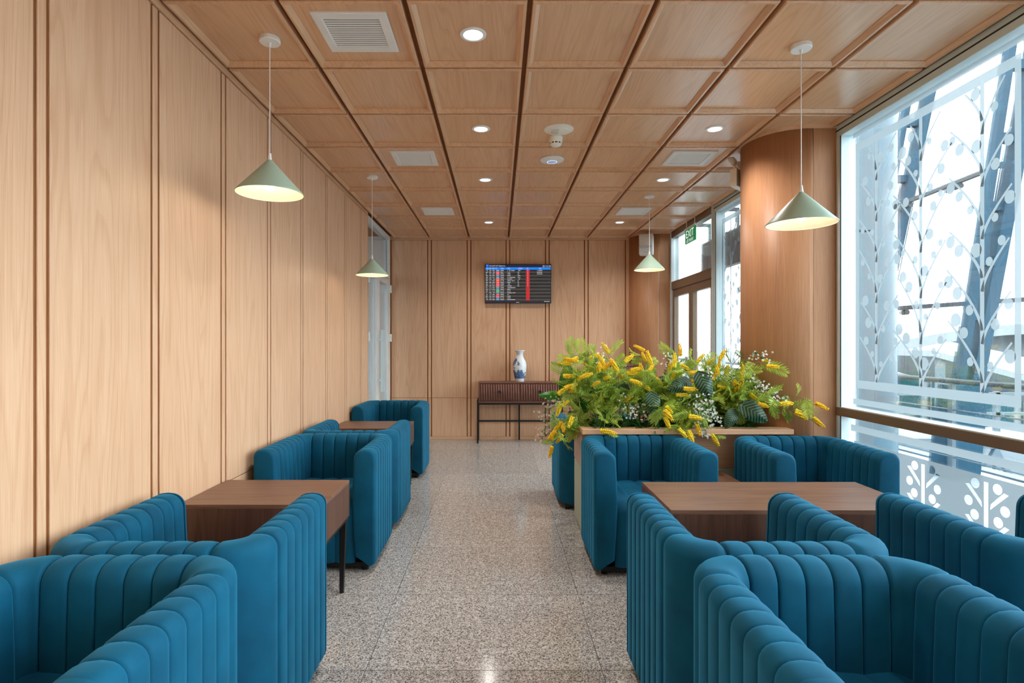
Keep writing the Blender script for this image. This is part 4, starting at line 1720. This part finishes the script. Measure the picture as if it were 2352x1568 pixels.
for o in bpy.data.objects:
    if o.name.startswith(('blossom_cluster', 'small_leaves', 'blades')):
        o['kind'] = 'stuff'

# ------------------------------------------------------------------ pendant lamps


def pendant(x, y_, z_rim, z_apex, r, label):
    root = tag(empty('pendant_lamp', (x, y_, 3.0)), label, 'lamp', 'sage green cone pendants')
    o = MB().lathe([(0, 0.0), (0.052, 0.0), (0.053, -0.004), (0.053, -0.020), (0.050, -0.024), (0.0, -0.024)], 32).obj('canopy', 'white', root)
    auto_smooth(o)
    za, zr = z_apex - 3.0, z_rim - 3.0
    MB().tube((0, 0, -0.022), (0, 0, za + .02), 0.0028, n=8).obj('cord', 'white', root)
    MB().tube((0, 0, -0.024), (0, 0, -0.045), 0.009, 0.005, n=12).obj('cord_grip', 'white', root)
    MB().tube((0, 0, za - .004), (0, 0, za + .035), 0.012, 0.006, n=14).obj('cap', 'white', root)
    sh = MB().lathe([(0.010, za), (0.014, za - .004), (r, zr), (r + .0005, zr - .004), (r - .0025, zr - .004)], 56).obj('shade', 'lamp_green', root)
    auto_smooth(sh, 25)
    ln = MB().lathe([(r - .0025, zr - .004), (r - .003, zr), (0.014, za - .009), (0.0, za - .009)], 56).obj('shade_lining', 'lamp_white', sh)
    auto_smooth(ln, 25)
    h = za - zr
    MB().tube((0, 0, za - .008), (0, 0, za - h * .42), 0.018, n=16).obj('lamp_holder', 'white', root)
    b = MB()
    prof = []
    for i in range(9):
        t = PI * i / 8
        prof.append((0.028 * math.sin(t), zr + 0.042 - 0.030 * math.cos(t) * -1 - 0.0))
    b.lathe(prof, 20)
    b.obj('bulb', 'bulb', root, smooth=True)
    ld = bpy.data.lights.new('pendant_glow', 'POINT')
    ld.energy = 0.55
    ld.color = (1.0, 0.78, 0.48)
    ld.shadow_soft_size = 0.03
    lo = bpy.data.objects.new('pendant_glow', ld)
    C.objects.link(lo)
    lo.parent = root
    lo.location = (0, 0, zr + 0.005)
    return root


pendant(-1.19, 2.96, 2.195, 2.368, 0.168, 'sage green cone pendant lamp nearest the panelled wall')
pendant(-1.195, 5.38, 2.065, 2.215, 0.152, 'small far sage green cone pendant in front of the white door')
pendant(1.612, 3.03, 2.052, 2.22, 0.175, 'sage green cone pendant lamp nearest the large window')
pendant(1.612, 6.08, 2.205, 2.37, 0.161, 'far sage green cone pendant hanging before the wall speaker')

# ------------------------------------------------------------------ ceiling fittings
CZ = H - 0.010


def downlight_proto():
    root = empty('downlight')
    o = MB().lathe([(0.052, -0.001), (0.068, 0.0), (0.068, -0.004), (0.054, -0.008), (0.050, -0.006), (0.047, 0.004)], 40).obj('trim_ring', 'white', root)
    auto_smooth(o, 60)
    MB().lathe([(0.049, -0.002), (0.046, -0.0045), (0.0, -0.005)], 40).obj('lens', 'lens', root, smooth=True)
    ld = bpy.data.lights.new('downlight_beam', 'SPOT')
    ld.energy = 30.0
    ld.spot_size = math.radians(140)
    ld.spot_blend = 1.0
    ld.color = (1.0, 0.96, 0.91)
    ld.shadow_soft_size = 0.045
    lo = bpy.data.objects.new('downlight_beam', ld)
    C.objects.link(lo)
    lo.parent = root
    lo.location = (0, 0, -0.012)
    return root


dl = downlight_proto()
spots = [(-0.13, 2.92, 'large round recessed downlight nearest the viewer'),
         (-0.13, 4.20, 'recessed downlight in the centre row, second from the viewer'),
         (-0.128, 5.50, 'recessed downlight in the centre row, third from the viewer'),
         (-0.127, 7.42, 'recessed downlight in the centre row nearest the screen wall'),
         (1.597, 4.20, 'recessed downlight left of the round pillar top'),
         (1.59, 5.50, 'recessed downlight in the window side row, second from the pillar'),
         (1.58, 7.42, 'recessed downlight near the wall speaker'),
         (-0.13, 0.9, 'recessed downlight overhead behind the viewer'),
         (1.597, 0.9, 'recessed downlight overhead on the window side behind the viewer')]
for i, (x, y_, lab) in enumerate(spots):
    o = dl if i == 0 else copy_tree(dl)
    o.location = (x, y_, CZ)
    tag(o, lab, 'downlight', 'recessed downlights')


def vent_proto():
    root = empty('air_vent')
    w = 0.183
    vs, fs = [], []
    for o_, z in ((0, 0), (0, -0.007), (0.006, -0.011), (0.042, -0.011), (0.046, -0.006), (0.046, 0.0)):
        q = w - o_
        vs += [(-q, -q, z), (q, -q, z), (q, q, z), (-q, q, z)]
    for k in range(5):
        for c in range(4):
            a, b = 4 * k + c, 4 * k + (c + 1) % 4
            fs.append((a, b, b + 4, a + 4))
    m_ = MB(); m_.add(vs, fs); m_.obj('frame', 'white_metal', root)
    sm = MB()
    sm.add([(-.138, -.0052, -.0042), (.138, -.0052, -.0042), (.138, .0052, -.0066), (-.138, .0052, -.0066), (-.138, -.0052, -.0034), (.138, -.0052, -.0034), (.138, .0052, -.0058),
            (-.138, .0052, -.0058)], [(3, 2, 1, 0), (4, 5, 6, 7), (0, 1, 5, 4), (1, 2, 6, 5), (2, 3, 7, 6), (3, 0, 4, 7)])
    sme = sm.mesh('slat')
    for i in range(14):
        link('slat', sme, 'white_metal', root, (0, -0.128 + 0.0197 * i, 0))
    box('back_plate', 'steel_dark', -.138, .138, -.138, .138, -0.0005, 0.0012, root)
    return root


vp = vent_proto()
for i, (x, y_, lab) in enumerate(((-0.722, 2.90, 'large white louvred air vent nearest the viewer'),
                                  (-0.715, 4.86, 'white louvred air vent in the second position along the wall side'),
                                  (-0.722, 6.80, 'far white air vent on the wall side'),
                                  (1.625, 4.86, 'white louvred air vent left of the round pillar'),
                                  (1.61, 6.80, 'far white air vent behind the window side pendant cord'))):
    o = vp if i == 0 else copy_tree(vp)
    o.location = (x, y_, CZ)
    tag(o, lab, 'air vent', 'white ceiling air vents')

# loudspeaker disc, smoke detector, access point
s = tag(empty('ceiling_speaker', (0.447, 4.215, CZ)), 'cream round ceiling loudspeaker with half perforated face', 'speaker')
auto_smooth(MB().lathe([(0.0, 0.0), (0.109, 0.0), (0.109, -0.003), (0.100, -0.008), (0.078, -0.010), (0.0, -0.010)], 48).obj('rim', 'cream', s))
auto_smooth(MB().lathe([(0.074, -0.0095), (0.074, -0.014), (0.070, -0.016), (0.0, -0.016)], 48).obj('cover', 'cream', s))
hm = MB().tube((0, 0, -0.0166), (0, 0, -0.0155), 0.0022, n=6).mesh('hole')
for i in range(-6, 1):
    for k in range(-5, 6):
        x, y_ = i * 0.0095 - 0.006, k * 0.0095
        if x * x + y_ * y_ < 0.062 ** 2:
            link('hole', hm, 'dark_gasket', s, (x, y_, 0))
s = tag(empty('smoke_detector', (0.440, 4.375, H - .01)), 'cream smoke detector below the round ceiling loudspeaker', 'smoke detector')
auto_smooth(MB().lathe([(0, 0), (0.052, 0), (0.053, -0.012), (0.050, -0.036), (0.047, -0.046)], 36).obj('body', 'cream', s))
auto_smooth(MB().lathe([(0.0425, -0.044), (0.041, -0.056)], 36).obj('slot_ring', 'dark_gasket', s))
auto_smooth(MB().lathe([(0.044, -0.054), (0.041, -0.062), (0.030, -0.070), (0, -0.072)], 36).obj('nose', 'cream', s))
for k in range(10):
    a = 2 * PI * k / 10
    MB().bar((0.046 * math.cos(a), 0.046 * math.sin(a), -.044), (0.0435 * math.cos(a), 0.0435 * math.sin(a), -.056), 0.008, 0.006, (math.cos(a), math.sin(a), 0)).obj('rib', 'cream', s)
s = tag(empty('wireless_access_point', (0.46, 4.89, CZ)), 'white dome wireless access point with thin blue ring', 'access point')
auto_smooth(MB().lathe([(0, 0), (0.100, 0), (0.103, -0.006), (0.098, -0.014), (0.06, -0.024), (0, -0.030)], 48).obj('dome', 'white', s))
M['blue_ring'] = emit('blue_light_ring', (0.25, 0.45, 1, 1), 1.2)
MB().lathe([(0.040, -0.0275), (0.0415, -0.0283), (0.043, -0.0270)], 48).obj('light_ring', 'blue_ring', s)

# ------------------------------------------------------------------ screen on the back wall
tv = tag(empty('departure_screen', (0.287, YB - 0.004, 2.296)), 'flat screen showing the departures board on the back wall', 'television')
W2, H2 = 0.487, 0.288
box('housing', 'tv_black', -W2, W2, -0.062, -0.022, -H2, H2, tv, 0.004)
box('wall_bracket', 'black_metal', -0.15, 0.15, -0.022, 0.0, -0.12, 0.12, tv)
M['scr_navy'] = emit('screen_navy', srgb(22, 24, 44), 0.42)
M['scr_blue'] = emit('screen_blue', srgb(0, 128, 245), 0.42)
M['scr_dark'] = emit('screen_row_dark', srgb(24, 24, 24), 0.42)
M['scr_grey'] = emit('screen_row_grey', srgb(62, 62, 62), 0.42)
M['scr_red'] = emit('screen_red', srgb(186, 34, 40), 0.42)
M['scr_rose'] = emit('screen_rose', srgb(226, 46, 70), 0.42)
M['scr_orange'] = emit('screen_orange', srgb(222, 74, 44), 0.42)
M['scr_teal'] = emit('screen_teal', srgb(32, 112, 140), 0.42)
M['scr_green'] = emit('screen_green', srgb(50, 170, 60), 0.42)
M['scr_white'] = emit('screen_white', srgb(230, 232, 235), 0.42)
SY = -0.0625


def quad(mb, x0, x1, z0, z1, yv):
    mb.add([(x0, yv, z0), (x1, yv, z0), (x1, yv, z1), (x0, yv, z1)], [(0, 1, 2, 3)])


# readings of the close-up of the screen (2352 wide for 200 px) turned into metres on the panel
def sx(u):
    return -W2 + (u - 285) / (2080 - 285) * 2 * W2


def sz(v):
    return H2 - (v - 190) / (1240 - 190) * 2 * H2


def panel(name, mat, u0, u1, v0, v1, lay):
    m_ = MB(); quad(m_, sx(u0), sx(u1), sz(v1), sz(v0), SY - lay * 0.0006)
    return m_.obj(name, mat, tv, fix=False)


panel('screen_panel', 'scr_navy', 300, 2068, 200, 1225, 0)
panel('header_bar', 'scr_blue', 300, 2068, 278, 342, 1)
rows = 18
r0, rp = 340, 45.8
for i in range(rows):
    panel('board_row', 'scr_dark' if i % 2 == 0 else 'scr_grey', 300, 2068, r0 + i * rp, r0 + (i + 1) * rp, 1)
panel('gate_column', 'scr_red', 1396, 1496, 342, 1165, 2)
cols = ['scr_teal', 'scr_rose', 'scr_rose', 'scr_teal', 'scr_teal', 'scr_orange', 'scr_orange', 'scr_rose', 'scr_rose', 'scr_orange', 'scr_teal', 'scr_teal', 'scr_green',
        'scr_teal', 'scr_red', 'scr_rose', 'scr_teal', 'scr_teal']
for i, c in enumerate(cols):
    panel('airline_tile', c, 580, 686, r0 + i * rp + 1, r0 + (i + 1) * rp - 1, 2)
    panel('airline_mark', 'scr_white', 596, 668, r0 + i * rp + 18, r0 + i * rp + 27, 3)
panel('logo_tile', 'scr_blue', 318, 384, 204, 264, 1)
# unreadable lines of the board: rows of small light strokes where the letters stand
r = random.Random(3)


def strokes(mb, u0, u1, vc, h=17):
    u = u0
    while u < u1:
        w = r.uniform(8, 15)
        if r.random() > 0.08:
            quad(mb, sx(u), sx(min(u + w, u1)), sz(vc + h / 2 * r.uniform(.7, 1)), sz(vc - h / 2 * r.uniform(.7, 1)), SY - 3 * 0.0006)
        u += w + 4.5


dest = [215, 70, 85, 85, 215, 130, 215, 85, 85, 115, 215, 85, 85, 215, 55, 85, 85, 215]
cnt = [75, 40, 40, 70, 70, 70, 35, 35, 35, 40]
for i in range(rows):
    mb = MB()
    vc = r0 + (i + .5) * rp
    for a, b in ((308, 366), (408, 462), (490, 550), (708, 800)):
        strokes(mb, a, b, vc)
    strokes(mb, 893, 893 + dest[i], vc)
    if i < 10:
        strokes(mb, 1172, 1172 + cnt[i], vc)
        quad(mb, sx(1436), sx(1452), sz(vc + 8), sz(vc - 8), SY - 4 * 0.0006)
    if i < 3:
        strokes(mb, 1692, 1842, vc)
    mb.obj('row_lettering', 'scr_white', tv, fix=False)['kind'] = 'stuff'
mb = MB()
for a, b in ((308, 382), (396, 470), (486, 548), (572, 620), (720, 800), (900, 970), (1190, 1300), (1420, 1458), (1750, 1812)):
    strokes(mb, a, b, 295, 10)
    strokes(mb, a, b, 324, 10)
strokes(mb, 1890, 2036, 1192, 16)
strokes(mb, 1130, 1218, 1214, 14)
mb.obj('small_lettering', 'scr_white', tv, fix=False)['kind'] = 'stuff'


def put_text(body, size, x, z, yv, mat, parent, name='lettering', width=None):
    me = text_mesh(body, size, name)
    o = link(name, me, None, parent, (x, yv, z), (PI / 2, 0, 0))
    me.materials.clear()
    me.materials.append(M[mat])
    if width:
        w = max(v.co.x for v in me.vertices) - min(v.co.x for v in me.vertices)
        o.scale = (width / w, 1, 1)
    return o


put_text('Các chuyến đi / Departures', 0.026, sx(405), sz(252), SY - .0018, 'scr_white', tv, 'title_lettering', sx(832) - sx(405))
put_text('12:10', 0.028, sx(1915), sz(264), SY - .0018, 'scr_white', tv, 'clock_lettering', sx(2052) - sx(1915))
m_ = MB().lathe([(0.011, 0), (0.0145, 0)], 24); o = m_.obj('clock_icon', 'scr_white', tv, fix=False)
o.location = (sx(1872), SY - .002, sz(248)); o.rotation_euler = (PI / 2, 0, 0)
m_ = MB(); m_.add([(0, 0, 0), (.0022, 0, 0), (.0022, 0, .009), (0, 0, .009)], [(0, 1, 2, 3)]); m_.add([(0, 0, 0), (.008, 0, 0), (.008, 0, .0022), (0, 0, .0022)], [(0, 1, 2, 3)])
m_.obj('clock_hands', 'scr_white', tv, fix=False).location = (sx(1872), SY - .002, sz(248))

# ------------------------------------------------------------------ console and vase
cn = tag(empty('console_table', (0.305, 8.24, 0)), 'dark red-brown console with ribbed drawers on thin black legs', 'console')
cw = 0.592
box('top', 'mahogany', -cw, cw, -0.155, 0.155, 0.850, 0.868, cn, 0.006)
box('body', 'mahogany', -cw + .004, cw - .004, -0.135, 0.15, 0.575, 0.850, cn, 0.003)
box('front_lip', 'mahogany', -cw + .004, cw - .004, -0.155, -0.135, 0.575, 0.592, cn, 0.003)
for s in (-1, 1):
    box('side_lip', 'mahogany', min(s * (cw - .004), s * (cw - .022)), max(s * (cw - .004), s * (cw - .022)), -0.155, -0.135, 0.592, 0.850, cn, 0.003)
rbm = MB().tube((0, 0, 0.0), (0, 0, 0.236), 0.0125, n=10).mesh('rib', smooth=True)
for s in (-1, 1):
    dw = box('drawer', 'mahogany', min(s * .004, s * (cw - .024)), max(s * .004, s * (cw - .024)), -0.145, -0.134, 0.598, 0.846, cn, 0.002)
    for i in range(16):
        x = -0.262 + 0.0349 * i
        link('rib', rbm, 'mahogany', dw, (x, -0.006, -0.118))
    kb = MB().lathe([(0, -0.002), (0.008, 0), (0.008, 0.012), (0.020, 0.015), (0.022, 0.022), (0.016, 0.026), (0.010, 0.021), (0, 0.021)], 24).obj('knob', 'black_metal', dw)
    auto_smooth(kb)
    kb.location = (0.0, -0.010, 0.012)
    kb.rotation_euler = (PI / 2, 0, 0)
lgs = ((-cw - .008, -0.15, 0.62), (cw + .008, -0.15, 0.62), (-cw - .008, 0.14, 0.62), (cw + .008, 0.14, 0.62), (0, 0.14, 0.575))
for x, y_, z in lgs:
    box('leg', 'black_metal', x - .011, x + .011, y_ - .011, y_ + .011, 0, z, cn, 0.001)
for y_ in (-0.15, 0.14):
    box('frame_bar', 'black_metal', -cw, cw, y_ - .010, y_ + .010, 0.548, 0.574, cn)
box('stretcher', 'black_metal', -cw, cw, 0.131, 0.149, 0.27, 0.29, cn)
for s in (-1, 1):
    box('stretcher', 'black_metal', s * (cw + .008) - .009, s * (cw + .008) + .009, -0.14, 0.13, 0.548, 0.570, cn)

va = tag(empty('porcelain_vase', (0.307, 8.235, 0.868)), 'blue and white porcelain vase on the console', 'vase')
prof = [(0, 0.0), (0.062, 0.0), (0.064, 0.004), (0.066, 0.03), (0.080, 0.075), (0.092, 0.14), (0.099, 0.215), (0.098, 0.25), (0.088, 0.29), (0.062, 0.335), (0.052, 0.36),
        (0.047, 0.39), (0.050, 0.415), (0.062, 0.438), (0.080, 0.450), (0.079, 0.453), (0.060, 0.443), (0.044, 0.415), (0.040, 0.36), (0.0, 0.33)]
vz = MB().lathe(prof, 48).obj('vase_body', 'porcelain', va, smooth=True)

# ------------------------------------------------------------------ wall speaker, emergency light, exit sign
sp = tag(empty('wall_speaker', (2.075, 7.985, 2.80)), 'white box speaker mounted on the far round pillar', 'speaker')
sp.rotation_euler = (0, 0, math.radians(-18))
o = box('cabinet', 'white_metal', -0.098, 0.098, -0.075, 0.07, -0.148, 0.148, sp, 0.022)
auto_smooth(o, 40)
o = box('front_grille', 'grille', -0.082, 0.082, -0.081, -0.072, -0.132, 0.132, sp, 0.004)
auto_smooth(MB().lathe([(0.0, 0.0), (0.06, 0.0), (0.06, .003), (0.052, .004), (0, .004)], 28).obj('cone_ring', 'grille', sp))
c = sp.children[-1]; c.location = (0, -0.0805, -0.045); c.rotation_euler = (PI / 2, 0, 0)
box('logo_strip', 'grille', -0.02, 0.02, -0.083, -0.080, -0.118, -0.110, sp)
box('bracket', 'white_metal', -0.03, 0.03, 0.07, 0.125, -0.05, 0.05, sp)

ang = math.radians(188)
ex, ey = PIL1[0] + 0.35 * math.cos(math.radians(158)), PIL1[1] + 0.35 * math.sin(math.radians(158))
em = tag(empty('emergency_light', (2.004, 4.746, 2.795)), 'white emergency light with two lamp heads, half hidden by the round pillar', 'emergency light')
em.rotation_euler = (0, 0, math.radians(225))
box('battery_box', 'cream', -0.11, 0.11, -0.028, 0.03, -0.09, 0.055, em, 0.006)
for s in (-1, 1):
    MB().tube((s * 0.06, -0.002, 0.05), (s * 0.075, -0.006, 0.10), 0.010, n=10).obj('neck', 'cream', em)
    hd = MB().lathe([(0.0, 0.03), (0.022, 0.026), (0.040, 0.008), (0.046, -0.012), (0.044, -0.016), (0, -0.010)], 28).obj('lamp_head', 'cream', em)
    auto_smooth(hd)
    hd.location = (s * 0.078, -0.02, 0.125)
    hd.rotation_euler = (math.radians(-60), 0, 0)
MB().tube((0.06, -0.0285, -0.06), (0.06, -0.0315, -0.06), 0.009, n=12).obj('test_button', 'black', em)

es = tag(empty('exit_sign', (2.40, 7.11, 2.77)), 'green EXIT sign hanging over the exit door', 'sign')
M['sign_green'] = emit('sign_green', srgb(18, 112, 60), 0.3)
M['sign_green'].node_tree.nodes['Principled BSDF'].inputs['Base Color'].default_value = srgb(20, 116, 64)
M['sign_text'] = emit('sign_lettering', srgb(225, 245, 230), 0.45)
box('panel', 'sign_green', -0.008, 0.008, -0.185, 0.185, -0.088, 0.088, es)
box('mount_rail', 'white_metal', -0.02, 0.02, -0.20, 0.20, 0.088, 0.112, es, 0.004)
for s in (-1, 1):
    box('hanger', 'white_metal', -0.004, 0.004, s * 0.15 - .004, s * 0.15 + .004, 0.112, 0.225, es)


def sign_text(body, size, z, width):
    me = text_mesh(body, size, 'lettering')
    x0 = min(v.co.x for v in me.vertices); x1 = max(v.co.x for v in me.vertices)
    o = link('lettering', me, None, es)
    me.materials.clear(); me.materials.append(M['sign_text'])
    k = width / (x1 - x0)
    # reads from the room: text x runs towards the viewer (-y), up stays z
    o.rotation_euler = (PI / 2, 0, -PI / 2)
    o.scale = (k, 1, 1)
    o.location = (-0.0088, width / 2 + x0 * k, z)


sign_text('EXIT', 0.135, -0.018, 0.285)
sign_text('LỐI THOÁT', 0.05, -0.075, 0.26)

# dark cabinet behind the flowers against the back wall
cb = tag(empty('low_cabinet', (1.64, 8.20, 0)), 'dark brown cabinet behind the flowers at the back wall', 'cabinet')
box('carcass', 'mahogany', -0.25, 0.25, -0.17, 0.19, 0.06, 1.10, cb, 0.004)
box('top', 'mahogany', -0.265, 0.265, -0.185, 0.20, 1.10, 1.13, cb, 0.004)
for s in (-1, 1):
    d_ = box('door', 'mahogany', min(s * .004, s * .245), max(s * .004, s * .245), -0.186, -0.170, 0.08, 1.085, cb, 0.003)
    kb = MB().tube((0, -0.008, 0), (0, -0.03, 0), 0.012, n=14).obj('knob', 'black_metal', d_)
    kb.location = (-s * 0.09, 0, 0.1)
box('plinth', 'black', -0.23, 0.23, -0.15, 0.18, 0.0, 0.06, cb)
